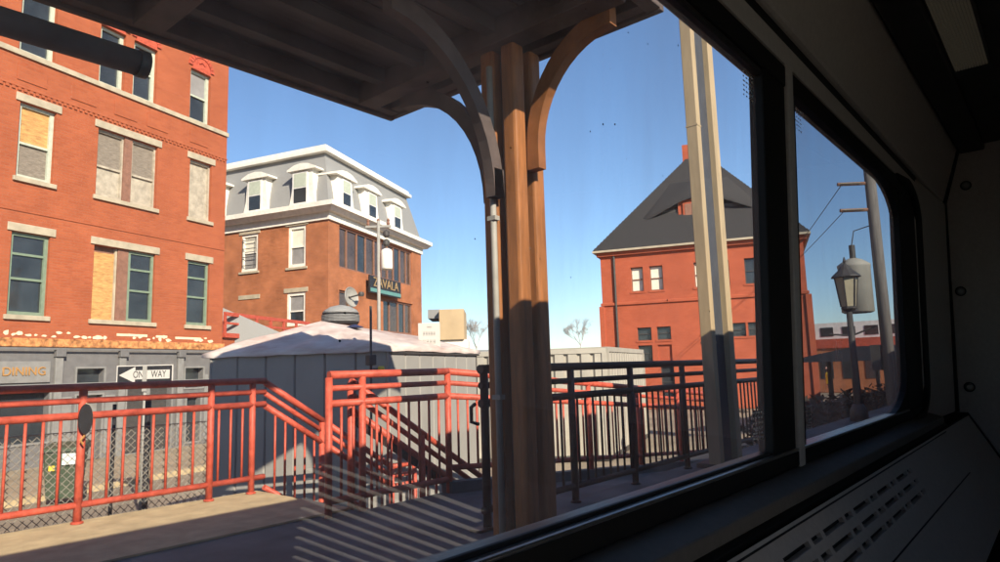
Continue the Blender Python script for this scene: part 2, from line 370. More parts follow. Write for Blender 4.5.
rc = thing('ramp_railing', 'red tube railing between the ramp and the steps, starting level then sloping away', 'railing', (3.17, 4.5, 0))
run(rc, (0, 0, 0), (1.26, -0.06, 0), M['red'], heights=(1.09, 0.985, 0.865), bottom=0.12, posts=[0.0, 0.25, 1.0], post_z0=-0.3, rt=0.033)
run(rc, (1.26, -0.06, 0.0), (7.8, -0.06, -0.543), M['red'], heights=(1.09, 0.985, 0.865), bottom=0.22, posts=[0.18, 0.36, 0.54, 0.72, 0.9], post_z0=-0.2, rt=0.033, sp=0.13)

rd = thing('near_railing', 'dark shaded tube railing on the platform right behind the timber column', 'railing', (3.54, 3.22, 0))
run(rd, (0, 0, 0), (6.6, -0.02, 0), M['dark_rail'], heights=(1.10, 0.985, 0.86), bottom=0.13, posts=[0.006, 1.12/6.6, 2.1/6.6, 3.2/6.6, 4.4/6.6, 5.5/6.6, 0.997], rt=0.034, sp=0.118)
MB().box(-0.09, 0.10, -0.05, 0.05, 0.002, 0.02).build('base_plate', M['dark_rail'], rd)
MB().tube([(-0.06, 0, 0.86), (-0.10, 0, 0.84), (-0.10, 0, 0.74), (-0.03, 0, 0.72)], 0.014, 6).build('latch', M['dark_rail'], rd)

pq = thing('oval_plaque', 'dark oval plaque with a pale rim hanging at a railing post', 'plaque', (1.90, 5.87, 0.81))
pts = [(0.048*math.cos(2*math.pi*k/20), 0.115*math.sin(2*math.pi*k/20)) for k in range(20)]
MB().prism_y(pts, -0.012, 0.012).build('plate', M['black'], pq)
rim = [(0.051*math.cos(2*math.pi*k/20), 0.014, 0.118*math.sin(2*math.pi*k/20)) for k in range(-5, 6)]
MB().tube(rim, 0.006, 6).build('rim', M['stone'], pq)
MB().tube([(0.0, 0.0, -0.125), (-0.03, -0.01, -0.16), (-0.01, -0.01, -0.19)], 0.008, 5).build('hook', M['gold'], pq)

# chain-link fence below and behind the railing
cf = thing('chain_link_fence', 'low grey chain link fence just beyond the red railing', 'fence', (0, 6.14, 0))
wire = MB(); x0, x1, zb, zt, pt = -0.8, 3.02, -0.22, 0.70, 0.062
hw_ = zt-zb
for sgn in (1, -1):
    c = x0-hw_
    while c < x1+hw_:
        # line x = c + t (or x1 side mirrored), z = zb + t, clipped to the panel
        t0, t1 = (max(0, x0-c), min(hw_, x1-c)) if sgn > 0 else (max(0, c-x1), min(hw_, c-x0))
        if t1-t0 > 0.01: wire.tube([(c+sgn*t0, 0.002*sgn, zb+t0), (c+sgn*t1, 0.002*sgn, zb+t1)], 0.0030, 4, cap=False)
        c += pt
for z in (zb, zt): wire.tube([(x0, 0, z), (x1, 0, z)], 0.004, 5)
wire.build('wire_mesh', M['galv'], cf, kind='stuff')
for x, r, h in ((2.22, 0.016, 0.90), (2.49, 0.026, 0.95), (0.4, 0.02, 0.8)):
    MB().tube([(x, 0.05, -1.1), (x, 0.05, h)], r, 8).build('post', M['black'], cf, smooth=True)

# ------------------------------------------------------------------ platform canopy with its column
ca = thing('platform_canopy', 'dark timber platform canopy carried by a bracketed ochre column', 'canopy', (3.55, 2.86, 0))
CX, CYn, CYf, CZ = 3.79-3.55, 1.79-2.86, 4.44-2.86, 3.40
MB().box(-42, CX-0.02, CYn+0.02, CYf-0.02, CZ+0.14, CZ+0.15).build('roof_deck', M['canopy_dark'], ca)
for y0, y1 in ((CYf-0.10, CYf), (CYn, CYn+0.10)):
    MB().box(-42, CX, y0, y1, CZ-0.02, CZ+0.12).build('edge_beam', M['canopy'], ca, bevel=0.008)
MB().box(-42, CX+0.03, CYf+0.002, CYf+0.05, CZ-0.045, CZ+0.02).build('drip_edge', M['canopy'], ca, bevel=0.006)
MB().box(CX-0.10, CX-0.002, CYn+0.102, CYf-0.102, CZ-0.01, CZ+0.149).build('end_beam', M['canopy'], ca, bevel=0.008)
MB().box(CX+0.002, CX+0.05, CYn, CYf+0.05, CZ-0.03, CZ+0.03).build('drip_edge', M['canopy'], ca, bevel=0.006)
for x in (-0.12, -1.9, -3.7, -5.5, -7.3, -9.1, -10.9):
    MB().box(x-0.09, x+0.09, CYn+0.10, CYf-0.10, CZ-0.06, CZ+0.14).build('cross_beam', M['canopy'], ca, bevel=0.008)
for y in (-0.55, 0.0, 0.72, 1.18):
    for x0_, x1_ in ((-1.81, -0.21), (-3.61, -1.99), (-5.41, -3.79)):
        MB().box(x0_, x1_, y-0.045, y+0.045, CZ+0.02, CZ+0.138).build('joist', M['canopy_dark'], ca)
# soffit boards
for k in range(22):
    yb = CYn+0.11+k*0.116
    MB().box(-7, CX-0.11, yb+0.004, yb+0.112, CZ+0.120+0.006*(k % 2), CZ+0.1385).build('soffit_board', M['canopy_dark'], ca)
co = MB().box(-0.07, 0.07, -0.07, 0.07, 0.0, CZ-0.08).build('column_core', M['trim_dark'], ca)
for sx, sy in ((-1, -1), (1, -1), (-1, 1), (1, 1)):
    MB().box(sx*0.095-0.060, sx*0.095+0.060, sy*0.095-0.060, sy*0.095+0.060, 0.0, CZ-0.06).build('column_post', M['wood_orange'], ca, bevel=0.02)
MB().tube([(-0.180, 0.045, 0.0), (-0.180, 0.045, 3.2)], 0.022, 10).build('conduit', M['conduit'], ca, smooth=True)
for z in (0.9, 2.1): MB().box(-0.205, -0.156, 0.01, 0.08, z, z+0.03).build('conduit_clip', M['conduit'], ca)
for z in (0.55, 1.25, 1.9):
    for y in (-0.105, 0.105): MB().lathe([(0.018, -0.0), (0.018, 0.012), (0.008, 0.018)], 8, (0, 0, 0)).build('bolt', M['trim_dark'], ca, loc=(0.0 if y < 0 else 0.02, y, z))
def arc(par, axis, sgn, r_out, z_top, w=0.13, th=0.08, z_bot=None, inner=0.0):
    # quarter-circle bracket from the column face up to the soffit, plus a straight foot
    pts = []
    for k in range(13):
        a = math.pi/2*k/12
        pts.append((r_out*(1-math.cos(a)), z_top-r_out*1.12*(1-math.sin(a))))
    m = MB(); L = []
    outer = [(0.0, z_bot)]+pts; inn = []
    for i, (q, z) in enumerate(outer):
        a = 0 if i == 0 else math.pi/2*(i-1)/12
        inn.append((q+w*math.cos(a)*0.75, z-w*math.sin(a)*1.0))
    for i in range(len(outer)-1):
        A = [outer[i], inn[i], inn[i+1], outer[i+1]]
        def P(t, s_): return (0.0+s_*th/2, sgn*(0.156+t[0]), t[1]) if axis == 'y' else (sgn*(0.156+t[0]), 0.0+s_*th/2, t[1])
        m.hexa([P(t, -1) for t in A], [P(t, 1) for t in A])
    return m.build('bracket', M['bracket'] if axis == 'y' and sgn < 0 else M['canopy'], par)  # the two shaded brackets take canopy brown, their shade set by colour
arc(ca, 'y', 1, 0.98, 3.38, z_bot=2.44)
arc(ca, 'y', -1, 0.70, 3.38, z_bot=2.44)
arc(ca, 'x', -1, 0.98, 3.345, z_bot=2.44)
# dark tube hanging under the canopy
tb = thing('hanging_tube', 'dark round tube hanging level below the edge of the canopy', 'tube', (0, 3.6, 2.76))
MB().tube([(-3.0, 0, 0), (1.33, 0, 0)], 0.066, 16).build('tube', M['canopy'], tb, smooth=True)
MB().tube([(1.325, 0, 0), (1.375, 0, 0)], 0.072, 16).build('end_cap', M['trim_dark'], tb, smooth=True)
for x in (-0.3, -2.4): MB().tube([(x, 0, 0.06), (x, 0, 0.70)], 0.012, 6).build('hanger', M['trim_dark'], tb)

# ------------------------------------------------------------------ tall beige post farther along
hp = thing('tall_post', 'tall beige built-up post with a grey recessed web beyond the column', 'post', (7.12, 2.95, 0))
MB().box(-0.29, -0.19, -0.065, 0.065, 0, 8.0).build('flange', M['beige'], hp, bevel=0.008)
MB().box(0.17, 0.31, -0.065, 0.065, 0, 8.0).build('flange', M['beige'], hp, bevel=0.008)
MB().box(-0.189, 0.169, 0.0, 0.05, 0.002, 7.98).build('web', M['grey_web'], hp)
for z in (1.3, 3.7): MB().box(-0.294, -0.186, -0.069, 0.069, z, z+0.018).build('strap', M['beige'], hp)
MB().box(-0.3, 0.3, -0.2, 0.2, 0.003, 0.05).build('base_plate', M['trim_dark'], hp)

# ------------------------------------------------------------------ grey shed with tarpaulin roof
C0 = Vector((5.06, 6.03)); La = R(113); Ra = R(21)
Lv = Vector((math.cos(La), math.sin(La))); Rv = Vector((math.cos(Ra), math.sin(Ra)))
LL, RL = 2.48, 2.70
sh = thing('shed', 'low pale grey clad shed with a pink and white tarpaulin roof behind the steps', 'shed', (C0.x, C0.y, -1.1))
def P2(a, b, z): q = Lv*a+Rv*b; return (q.x, q.y, z)
zE = 2.47
for nm, dv, L, nrm in (('left', Lv, LL, -Rv), ('right', Rv, RL, -Lv)):
    n = 7 if nm == 'right' else 6
    pw = L/n
    for k in range(n):
        a = dv*(k*pw+0.002); b = dv*((k+1)*pw-0.002); o1 = nrm*0.022
        q = [a, a+nrm*0.0+dv*0.02, b-dv*0.02, b]
        ring = [(a.x, a.y), ((a+dv*0.015+o1).x, (a+dv*0.015+o1).y), ((b-dv*0.015+o1).x, (b-dv*0.015+o1).y), (b.x, b.y), ((b-nrm*0.03).x, (b-nrm*0.03).y), ((a-nrm*0.03).x, (a-nrm*0.03).y)]
        MB().prism_z(ring, 0, zE).build('wall_panel', M['shed'], sh)
    e0, e1 = nrm*(-0.031), dv*L-nrm*0.031
    MB().hexa([(e0.x, e0.y, 0.02), (e1.x, e1.y, 0.02), ((e1-nrm*0.05).x, (e1-nrm*0.05).y, 0.02), ((e0-nrm*0.05).x, (e0-nrm*0.05).y, 0.02)],
              [(e0.x, e0.y, zE-0.02), (e1.x, e1.y, zE-0.02), ((e1-nrm*0.05).x, (e1-nrm*0.05).y, zE-0.02), ((e0-nrm*0.05).x, (e0-nrm*0.05).y, zE-0.02)]).build('backing_wall', M['trim_dark'], sh)
for a, b in ((0, 0), (LL, 0), (0, RL)):
    q = Lv*a+Rv*b - (Lv+Rv)*0.01 + (Rv*0.012 if b else Vector((0, 0)))
    MB().tube([(q.x, q.y, 0), (q.x, q.y, zE+0.01)], 0.024, 8).build('corner_trim', M['shed'] if not b else M['trim_dark'], sh)
def Pl(q, z): return (q.x, q.y, z)
back = [Lv*LL+Rv*0, Lv*LL+Rv*RL, Rv*RL]
MB().hexa([Pl(Lv*LL, 0), Pl(Lv*LL+Rv*RL, 0), Pl(Lv*(LL-0.05)+Rv*RL, 0), Pl(Lv*(LL-0.05), 0)], [Pl(Lv*LL, zE), Pl(Lv*LL+Rv*RL, zE), Pl(Lv*(LL-0.05)+Rv*RL, zE), Pl(Lv*(LL-0.05), zE)]).build('back_wall', M['shed'], sh)
MB().hexa([Pl(Rv*RL, 0), Pl(Lv*LL+Rv*RL, 0), Pl(Lv*LL+Rv*(RL-0.05), 0), Pl(Rv*(RL-0.05), 0)], [Pl(Rv*RL, zE), Pl(Lv*LL+Rv*RL, zE), Pl(Lv*LL+Rv*(RL-0.05), zE), Pl(Rv*(RL-0.05), zE)]).build('back_wall', M['shed'], sh)
# tarpaulin: wrinkled pyramid
apex = Vector((5.30-C0.x, 7.72-C0.y)); zA = 2.91
rimpts = []
cor = [Vector((0, 0))-(Lv+Rv)*0.06, Rv*(RL+0.08)-Lv*0.06, Lv*(LL+0.06)+Rv*(RL+0.08), Lv*(LL+0.10)-Rv*0.06]
for i in range(4):
    for k in range(14):
        rimpts.append(cor[i].lerp(cor[(i+1) % 4], k/14))
tv = MB(); NR = 12; n = len(rimpts)
rings = []
for r in range(NR+1):
    f = r/NR; ring = []
    for j, q in enumerate(rimpts):
        p = q.lerp(apex, f); z = zE+0.03+(zA-zE-0.03)*(f**0.9)
        amp = 0.030*math.sin(math.pi*min(1, f*1.2+0.12))
        z += amp*math.sin(j*1.9+2.1*math.sin(f*5+j*0.3))+random.uniform(-0.006, 0.006)
        ring.append((p.x, p.y, z))
    rings.append(ring)
tv.v = [p for ring in rings for p in ring]
for r in range(NR):
    for j in range(n): tv.f.append((r*n+j, r*n+(j+1) % n, (r+1)*n+(j+1) % n, (r+1)*n+j))
skirt = len(tv.v); tv.v += [(p[0], p[1], zE-0.03+random.uniform(-0.008, 0.008)) for p in rings[0]]
for j in range(n): tv.f.append((skirt+j, skirt+(j+1) % n, (j+1) % n, j))
tv.build('tarpaulin', M['tarp'], sh, smooth=True)
MB().lathe([(0.001, 0), (0.11, 0.004), (0.12, 0.012), (0.02, 0.05)], 18).build('roof_patch', mat('navy_patch', (0.03, 0.04, 0.10), 0.6), sh, loc=(0.42, 1.18, 2.79))
MB().tube([Pl(-(Lv+Rv)*0.03+Rv*0.0, zE-0.05), Pl(Rv*(RL+0.05)-Lv*0.045, zE-0.05)], 0.016, 6).build('eave_trim', M['trim_dark'], sh)

# slim dark pole at the shed corner with a small lamp
sp_ = thing('slim_pole', 'slim dark pole standing at the near corner of the grey shed', 'pole', (4.80, 6.02, -1.1))
MB().tube([(0, 0, 0), (0.0, 0, 2.95)], 0.014, 8).build('shaft', M['trim_dark'], sp_, smooth=True)
MB().box(-0.05, 0.05, -0.04, 0.04, 2.28, 2.40).build('junction_box', M['trim_dark'], sp_, bevel=0.01)
MB().lathe([(0.03, 0), (0.045, 0.03), (0.03, 0.07)], 10).build('lamp', M['yellow'], sp_, loc=(0.12, -0.03, 2.20), smooth=True)
MB().beam((0.03, 0, 2.24), (0.12, -0.03, 2.24), 0.015, 0.015).build('lamp_arm', M['trim_dark'], sp_)

# roof ventilator and dish behind the tarpaulin roof
rv = thing('roof_ventilator', 'dark domed ventilator with a wide rim rising behind the tarpaulin roof', 'ventilator', (5.92, 8.12, 1.55))
MB().lathe([(0.15, 0), (0.15, 0.26)], 18).build('stack', M['mullion'], rv)
MB().lathe([(0.25, 0.262), (0.27, 0.30), (0.27, 0.40), (0.25, 0.42)], 22).build('louvre_ring', M['slate_dark'], rv, smooth=True)
MB().lathe([(0.27, 0.422), (0.235, 0.47), (0.15, 0.52), (0.04, 0.545)], 22).build('dome', M['slate'], rv, smooth=True)
for k in range(5): MB().lathe([(0.274, 0.0), (0.278, 0.006), (0.274, 0.012)], 22, (0, 0, 0.30+0.02*k)).build('louvre', M['slate'], rv)
sdh = thing('satellite_dish', 'round white dish turned sideways next to the domed ventilator', 'dish', (6.05, 8.02, 1.52))
dishb = MB()
dv_ = Vector((0.25, -0.95, 0.15)).normalized(); dx_ = dv_.cross(Vector((0, 0, 1))).normalized(); dy_ = dx_.cross(dv_)
cc = Vector((0, 0, 0.70)); rg = []
for r_, h_ in ((0.02, -0.055), (0.07, -0.045), (0.12, -0.025), (0.15, 0.0), (0.155, -0.012), (0.12, -0.04), (0.02, -0.07)):
    rg.append([tuple(cc+dx_*(r_*math.cos(2*math.pi*k/20))+dy_*(r_*math.sin(2*math.pi*k/20))+dv_*h_) for k in range(20)])
for i in range(len(rg)-1):
    b0 = len(dishb.v); dishb.v += rg[i]+rg[i+1]
    for k in range(20): dishb.f.append((b0+k, b0+(k+1) % 20, b0+20+(k+1) % 20, b0+20+k))
dishb.build('reflector', M['conduit'], sdh, smooth=True)
MB().tube([tuple(cc-dv_*0.07), tuple(cc+dv_*0.16)], 0.012, 6).build('feed_arm', M['trim_dark'], sdh)
MB().lathe([(0.035, -0.03), (0.045, 0.0), (0.035, 0.03)], 10).build('receiver', M['trim_dark'], sdh, loc=tuple(cc+dv_*0.17))
MB().tube([(0.0, 0.03, 0.0), (0.03, 0.06, 0.66)], 0.022, 8).build('mast', M['conduit'], sdh)

# white placard on the shed roof edge
pc = thing('placard', 'small white placard with faint grey lettering at the edge of the shed roof', 'sign', (6.33, 6.68, 1.42), R(-38))
MB().box(-0.15, 0.15, -0.008, 0.008, 0.0, 0.33).build('board', M['sign_white'], pc, bevel=0.003)
fx = mat('faded_grey_print', (0.22, 0.21, 0.20), 0.8)
mk = MB()
for row, (zz, cnt, wd) in enumerate(((0.275, 5, 0.010), (0.185, 5, 0.026), (0.075, 4, 0.034))):
    for k in range(cnt):
        cx_ = (k-(cnt-1)/2)*wd*1.35; hh = 0.010 if row == 0 else 0.028
        mk.box(cx_-wd*0.42, cx_-wd*0.22, -0.0105, -0.0082, zz-hh, zz+hh); mk.box(cx_+wd*0.15, cx_+wd*0.35, -0.0105, -0.0082, zz-hh, zz+hh)
        mk.box(cx_-wd*0.20, cx_+wd*0.13, -0.0105, -0.0082, zz-hh*0.2, zz+hh*0.2)
mk.build('faded_print', fx, pc)
for x in (-0.1, 0.1): MB().box(x-0.012, x+0.012, 0.009, 0.03, -0.06, 0.28).build('stake', M['conduit'], pc)

# ------------------------------------------------------------------ left brick building
lb = thing('brick_building', 'large orange red brick building with a grey storefront, some windows boarded up', 'building', bl(0, 0, 0), hd)
wins2 = [(-6.88, -5.92, 2.80, 4.90), (-4.70, -2.72, 2.80, 4.90), (-1.51, -0.62, 2.80, 4.90)]
wins3 = [(-6.88, -5.95, 6.32, 8.30), (-4.75, -2.78, 6.32, 8.30), (-1.55, -0.64, 6.32, 8.30)]
wins4 = [(-7.0, -6.08, 9.65, 11.42), (-4.82, -4.02, 9.65, 11.42), (-3.74, -2.92, 9.65, 11.42), (-1.63, -0.78, 9.65, 11.42)]
more = [(-9.6, -8.7, a, b) for a, b in ((2.80, 4.90), (6.32, 8.30), (9.65, 11.42))]
wb = wall(-16, 0, 2.0, 15.0, wins2+wins3+wins4+more, 0.28)
wb.quad((0, 0, 2.0), (0, 14, 2.0), (0, 14, 15.0), (0, 0, 15.0)); wb.quad((-16, 14, -1.1), (-16, 0, -1.1), (-16, 0, 15.0), (-16, 14, 15.0))
wb.quad((0, 14, -1.1), (-16, 14, -1.1), (-16, 14, 15.0), (0, 14, 15.0))
wb.build('wall', M['brick'], lb)
MB().box(-16.02, 0.02, 0.4, 14.02, 15.0, 15.2).build('roof', M['slate_dark'], lb)
MB().box(-16, -0.0, 0.31, 0.36, 2.02, 14.9).build('inner_wall', M['tr_black'], lb)
MB().box(-16.1, 0.1, -0.25, 0.3, 14.4, 15.3).build('cornice', M['trim_dark'], lb)
def lintel(u0, u1, z0, z1, out=0.05, nm='lintel', m='stone'): MB().box(u0, u1, -out, 0.0-0.001, z0, z1).build(nm, M[m], lb, bevel=0.01)
for (a, b, c, e) in wins2+wins3+more[:2]:
    lintel(a-0.12, b+0.12, e+0.005, e+0.215, 0.04)
    lintel(a-0.08, b+0.08, c-0.125, c-0.005, 0.07, 'sill')
lintel(-16, 0.03, 9.50, 9.645, 0.06, 'belt_course')
# dentil row under the fourth floor
dn = MB()
for k in range(0, 108): dn.box(-16+0.148*k, -16+0.148*k+0.075, -0.035, -0.001, 8.575, 8.65)
dn.build('dentil_row', M['brick'], lb, kind='stuff')
lintel(-16, 0.01, 8.655, 8.71, 0.03, 'brick_course', 'brick')
lintel(-16, 0.015, 5.42, 5.47, 0.02, 'brick_course', 'brick')
# terracotta panels
for u in (-7.0, -5.6, -4.3, -3.2, -1.6):
    MB().box(u, u+0.75, -0.02, -0.001, 8.85, 9.30).build('brick_panel', M['brick'], lb, bevel=0.008)
# arched heads of the fourth floor
for (a, b, c, e) in wins4:
    n = 12; cx_, rr = (a+b)/2, (b-a)/2+0.10
    for k in range(n):
        t0, t1 = math.pi*k/n+0.02, math.pi*(k+1)/n-0.02
        r0, r1 = rr-0.14, rr
        P = lambda r, t: (cx_+r*math.cos(t), e+0.10+r*1.0*math.sin(t))
        MB().prism_y([P(r0, t0), P(r1, t0), P(r1, t1), P(r0, t1)], -0.045, -0.001).build('arch_brick', M['terracotta'], lb)
    tp = [(cx_+(rr-0.145)*math.cos(math.pi*k/n), e+0.10+(rr-0.145)*math.sin(math.pi*k/n)) for k in range(n+1)]
    MB().prism_y([(cx_+(rr-0.145), e+0.005)]+tp+[(cx_-(rr-0.145), e+0.005)], -0.02, -0.001).build('tympanum', M['terracotta'], lb)
    MB().tube([(cx_-0.12, -0.03, e+0.26), (cx_, -0.035, e+0.34), (cx_+0.12, -0.03, e+0.26)], 0.03, 6).build('ornament', M['terracotta'], lb)
# windows
window(lb, *wins2[0], 0.18, M['green'], rails=(3.72, 4.35), jamb=0.09)
window(lb, *wins2[2], 0.18, M['green'], rails=(3.72, 4.35), jamb=0.08)
window(lb, -3.58, -2.72, 2.80, 4.90, 0.18, M['green'], rails=(3.72, 4.35), jamb=0.08)
MB().box(-3.92, -3.59, 0.06, 0.26, 2.80, 4.90).build('mullion', M['mullion'], lb)
MB().box(-4.62, -3.99, 0.14, 0.17, 2.80, 4.72).build('plywood_board', M['ply'], lb); MB().box(-4.70, -3.93, 0.171, 0.22, 2.80, 4.90).build('board_frame', M['mullion'], lb)
MB().box(-3.985, -3.925, 0.10, 0.17, 2.80, 4.88).build('jamb', M['stone'], lb)
f = window(lb, *wins3[0], 0.20, M['green_pale'], rails=(7.25,), jamb=0.10, pm=[M['ply_grey'], M['ply']])
for a, b in ((-4.75, -3.88), (-3.62, -2.78)):
    window(lb, a, b, 6.32, 8.30, 0.20, M['board_white'], rails=(7.22,), jamb=0.05, pm=[M['board_white'], M['ply_grey']])
MB().box(-3.878, -3.622, 0.05, 0.27, 6.32, 8.30).build('mullion', M['mullion'], lb)
window(lb, *wins3[2], 0.20, M['board_white'], rails=(), jamb=0.06, pm=[M['board_white']])
for i, q in enumerate(wins4):
    window(lb, *q, 0.22, M['green_pale'], rails=(10.55,), jamb=0.11, pm=[M['pane'], M['blind'] if i == 3 else M['pane']])
for q in more: window(lb, *q, 0.2, M['green'], rails=((q[2]+q[3])/2,))
# worn ledge over the storefront with flakes of old paint
MB().box(-16, 0.02, -0.10, -0.001, 2.0, 2.22).build('ledge', M['worn_ledge'], lb, bevel=0.02)
for k in range(34):
    u = -6.9+k*0.2+random.uniform(-0.05, 0.05); z = 2.33+random.uniform(-0.06, 0.07); r = random.uniform(0.03, 0.075)
    if k in (14, 15, 25, 26, 27, 33): continue
    wq = random.uniform(1.0, 2.6)
    pts = [(u+r*wq*math.cos(a)*random.uniform(0.6, 1.1), z+r*math.sin(a)*random.uniform(0.5, 1.1)) for a in [2*math.pi*j/7 for j in range(7)]]
    MB().prism_y(pts, -0.006, -0.001).build('paint_flake', M['flake'], lb)
for a, b, z in ((-3.9, -2.9, 2.36), (-2.6, -2.2, 2.35), (-1.9, -0.9, 2.33)):
    MB().box(a, b, -0.007, -0.001, z, z+0.07).build('paint_flake', M['flake'], lb)
# storefront
sfh = [(-7.4, -5.72, -0.40, 0.85), (-5.02, -4.24, 0.92, 1.44), (-3.50, -1.98, -1.0, 1.44), (-1.49, -0.78, 0.80, 1.42), (-1.40, -0.86, -0.9, 0.55), (-10.5, -8.2, -0.4, 0.85), (-5.0, -4.26, -1.02, 0.72)]
MBs = wall(-16, 0, -1.1, 1.995, sfh, 0.25); MBs.quad((0, 0, -1.1), (0, 14, -1.1), (0, 14, 1.995), (0, 0, 1.995)); MBs.build('storefront_wall', M['grey_paint'], lb)
for a, b, c, e in sfh:
    MB().box(a, b, 0.2, 0.23, c, e).build('pane' if e != 0.72 else 'door_panel', M['pane'] if e != 0.72 else M['grey_light'], lb)
    fr = MB().box(a-0.05, a, -0.03, -0.001, c-0.05, e+0.05).box(b, b+0.05, -0.03, -0.001, c-0.05, e+0.05).box(a, b, -0.03, -0.001, e, e+0.05).box(a, b, -0.03, -0.001, c-0.05, c)
    fr.build('casing', M['grey_light'], lb)
MB().box(-3.40, -2.84, 0.12, 0.19, -0.98, 1.40).build('door', M['trim_dark'], lb); MB().box(-2.66, -2.06, 0.12, 0.19, -0.98, 1.40).build('door', M['trim_dark'], lb)
MB().box(-2.835, -2.665, 0.08, 0.19, -1.0, 1.42).build('door_post', M['grey_light'], lb)
for u in (-8.0, -5.55, -3.72, -1.72, -0.42):
    MB().box(u-0.10, u+0.10, -0.10, -0.0335, -1.08, 1.75).build('pilaster', M['grey_light'], lb, bevel=0.01)
    MB().box(u-0.13, u+0.13, -0.16, -0.034, 1.752, 1.98).build('bracket', M['grey_paint'], lb, bevel=0.015)
MB().box(-7.5, -5.75, -0.05, -0.032, 1.10, 1.64).build('sign_board', M['grey_light'], lb, bevel=0.01)
MB().box(-16, 0.0, -0.06, -0.035, 1.0, 1.06).build('moulding', M['grey_light'], lb)
MB().box(-16, 0.015, -0.14, -0.161+0.03, 1.93, 1.985).build('moulding', M['grey_paint'], lb)
for a, b in ((-5.0, -4.3), (-1.45, -0.8)):
    pass
for a, b, c, e in ((-5.42, -5.12, -0.9, 0.7), (-4.16, -3.86, -0.9, 0.7), (-0.7, -0.56, -0.9, 1.2)):
    MB().box(a, b, -0.022, -0.001, c, e).build('panel', M['grey_light'], lb, bevel=0.012)
text('lettering', 'DINING', 0.30, M['gold'], lb, (-6.40, -0.062, 1.38), (R(90), 0, 0), 0.012)

# ------------------------------------------------------------------ one way sign
ow = thing('one_way_sign', 'black and white one way sign on a grey post in front of the storefront', 'street sign', (4.74, 11.96, -1.1), R(-38))
MB().tube([(0, 0.03, 0), (0, 0.03, 2.44)], 0.028, 8).build('post', M['conduit'], ow, smooth=True)
sy = lambda z: z+1.1
MB().box(-0.44, 0.44, -0.006, 0.001, sy(1.02), sy(1.34)).build('plate', M['sign_white'], ow, bevel=0.002)
MB().box(-0.422, 0.422, -0.0095, -0.0065, sy(1.036), sy(1.324)).build('black_field', M['sign_black'], ow)
zc = sy(1.18)
ar = MB().prism_y([(-0.40, zc), (-0.15, zc+0.135), (-0.15, zc+0.075), (0.39, zc+0.075), (0.39, zc-0.075), (-0.15, zc-0.075), (-0.15, zc-0.135)], -0.0125, -0.0098)
ar.build('arrow', M['sign_white'], ow)
text('lettering', 'ONE', 0.165, M['sign_black'], ow, (-0.075, -0.0142, zc), (R(90), 0, 0), 0.001, sx=0.62); text('lettering', 'WAY', 0.165, M['sign_black'], ow, (0.215, -0.0142, zc), (R(90), 0, 0), 0.001, sx=0.62)
for z in (zc+0.1, zc-0.1): MB().box(-0.02, 0.02, -0.0165, -0.0128, z-0.02, z+0.02).build('clamp', M['conduit'], ow)
MB().box(-0.035, 0.035, -0.0225, -0.0170, sy(0.9), sy(1.33)).build('mounting_strap', M['conduit'], ow)

# wheeled bin
bn = thing('wheeled_bin', 'dark green wheeled bin with a pale label and yellow mark on the pavement', 'bin', (4.42, 14.55, -1.1), R(-30))
MB().hexa([(-0.24, -0.26, 0.08), (0.24, -0.26, 0.08), (0.24, 0.24, 0.08), (-0.24, 0.24, 0.08)], [(-0.30, -0.33, 0.93), (0.30, -0.33, 0.93), (0.30, 0.33, 0.93), (-0.30, 0.33, 0.93)]).build('body', M['bin'], bn, bevel=0.03)
MB().hexa([(-0.33, -0.37, 0.932), (0.33, -0.37, 0.932), (0.33, 0.36, 0.932), (-0.33, 0.36, 0.932)], [(-0.31, -0.33, 1.0), (0.31, -0.33, 1.0), (0.31, 0.36, 1.07), (-0.31, 0.36, 1.07)]).build('lid', M['bin'], bn, bevel=0.015)
MB().box(0.02, 0.26, -0.372, -0.343, 0.70, 0.90).build('label', mat('pale_label', (0.62, 0.68, 0.64), 0.5, 0.25, 14), bn)
MB().box(-0.19, -0.10, -0.345, -0.312, 0.60, 0.69).build('mark', M['yellow'], bn)
for x in (-0.26, 0.26): MB().tube([(x-0.03, 0.25, 0.12), (x+0.03, 0.25, 0.12)], 0.12, 14).build('wheel', M['black'], bn)
MB().tube([(-0.28, 0.38, 0.95), (0.28, 0.38, 0.95)], 0.018, 8).build('handle', M['bin'], bn)

# ------------------------------------------------------------------ mansard building
zh = R(23.6); zl = R(106.5)
zr = thing('mansard_building', 'brown brick corner building with a grey mansard roof and white dormers', 'building', (19.48, 27.75, 0))
dr = Vector((math.cos(zh), math.sin(zh), 0)); dl = Vector((math.cos(zl), math.sin(zl), 0))
RLn, LLn = 11.5, 12.0
def facade(par, name, d, ln, holes, m, rev):
    """wall along direction d from the corner; rev: runs the other way so that it still faces the street"""
    mb = wall(0, ln, -1.1, 8.82, holes, 0.3)
    inward = Vector((-d.y, d.x, 0)) if not rev else Vector((d.y, -d.x, 0))
    mb.v = [tuple(d*x+inward*y+Vector((0, 0, z))) for x, y, z in mb.v]
    return mb.build(name, m, par), inward
hr = [(1.05, 10.1, 6.50, 8.72), (1.05, 2.35, 3.40, 5.35), (5.95, 10.1, 3.40, 5.35)]
hl = [(1.42, 2.55, 6.55, 8.70), (4.60, 5.74, 6.60, 8.60), (1.42, 2.60, 3.55, 5.25)]
_, inr = facade(zr, 'wall', dr, RLn, hr, M['brick_dark'], False)
_, inl = facade(zr, 'wall', dl, LLn, hl, M['brick_dark'], True)
def onf(d, inn):
    def F(mb, name, m, par=zr, **k):
        mb.v = [tuple(d*x+inn*y+Vector((0, 0, z))) for x, y, z in mb.v]
        return mb.build(name, m, par, **k)
    return F
FR, FL = onf(dr, inr), onf(dl, inl)
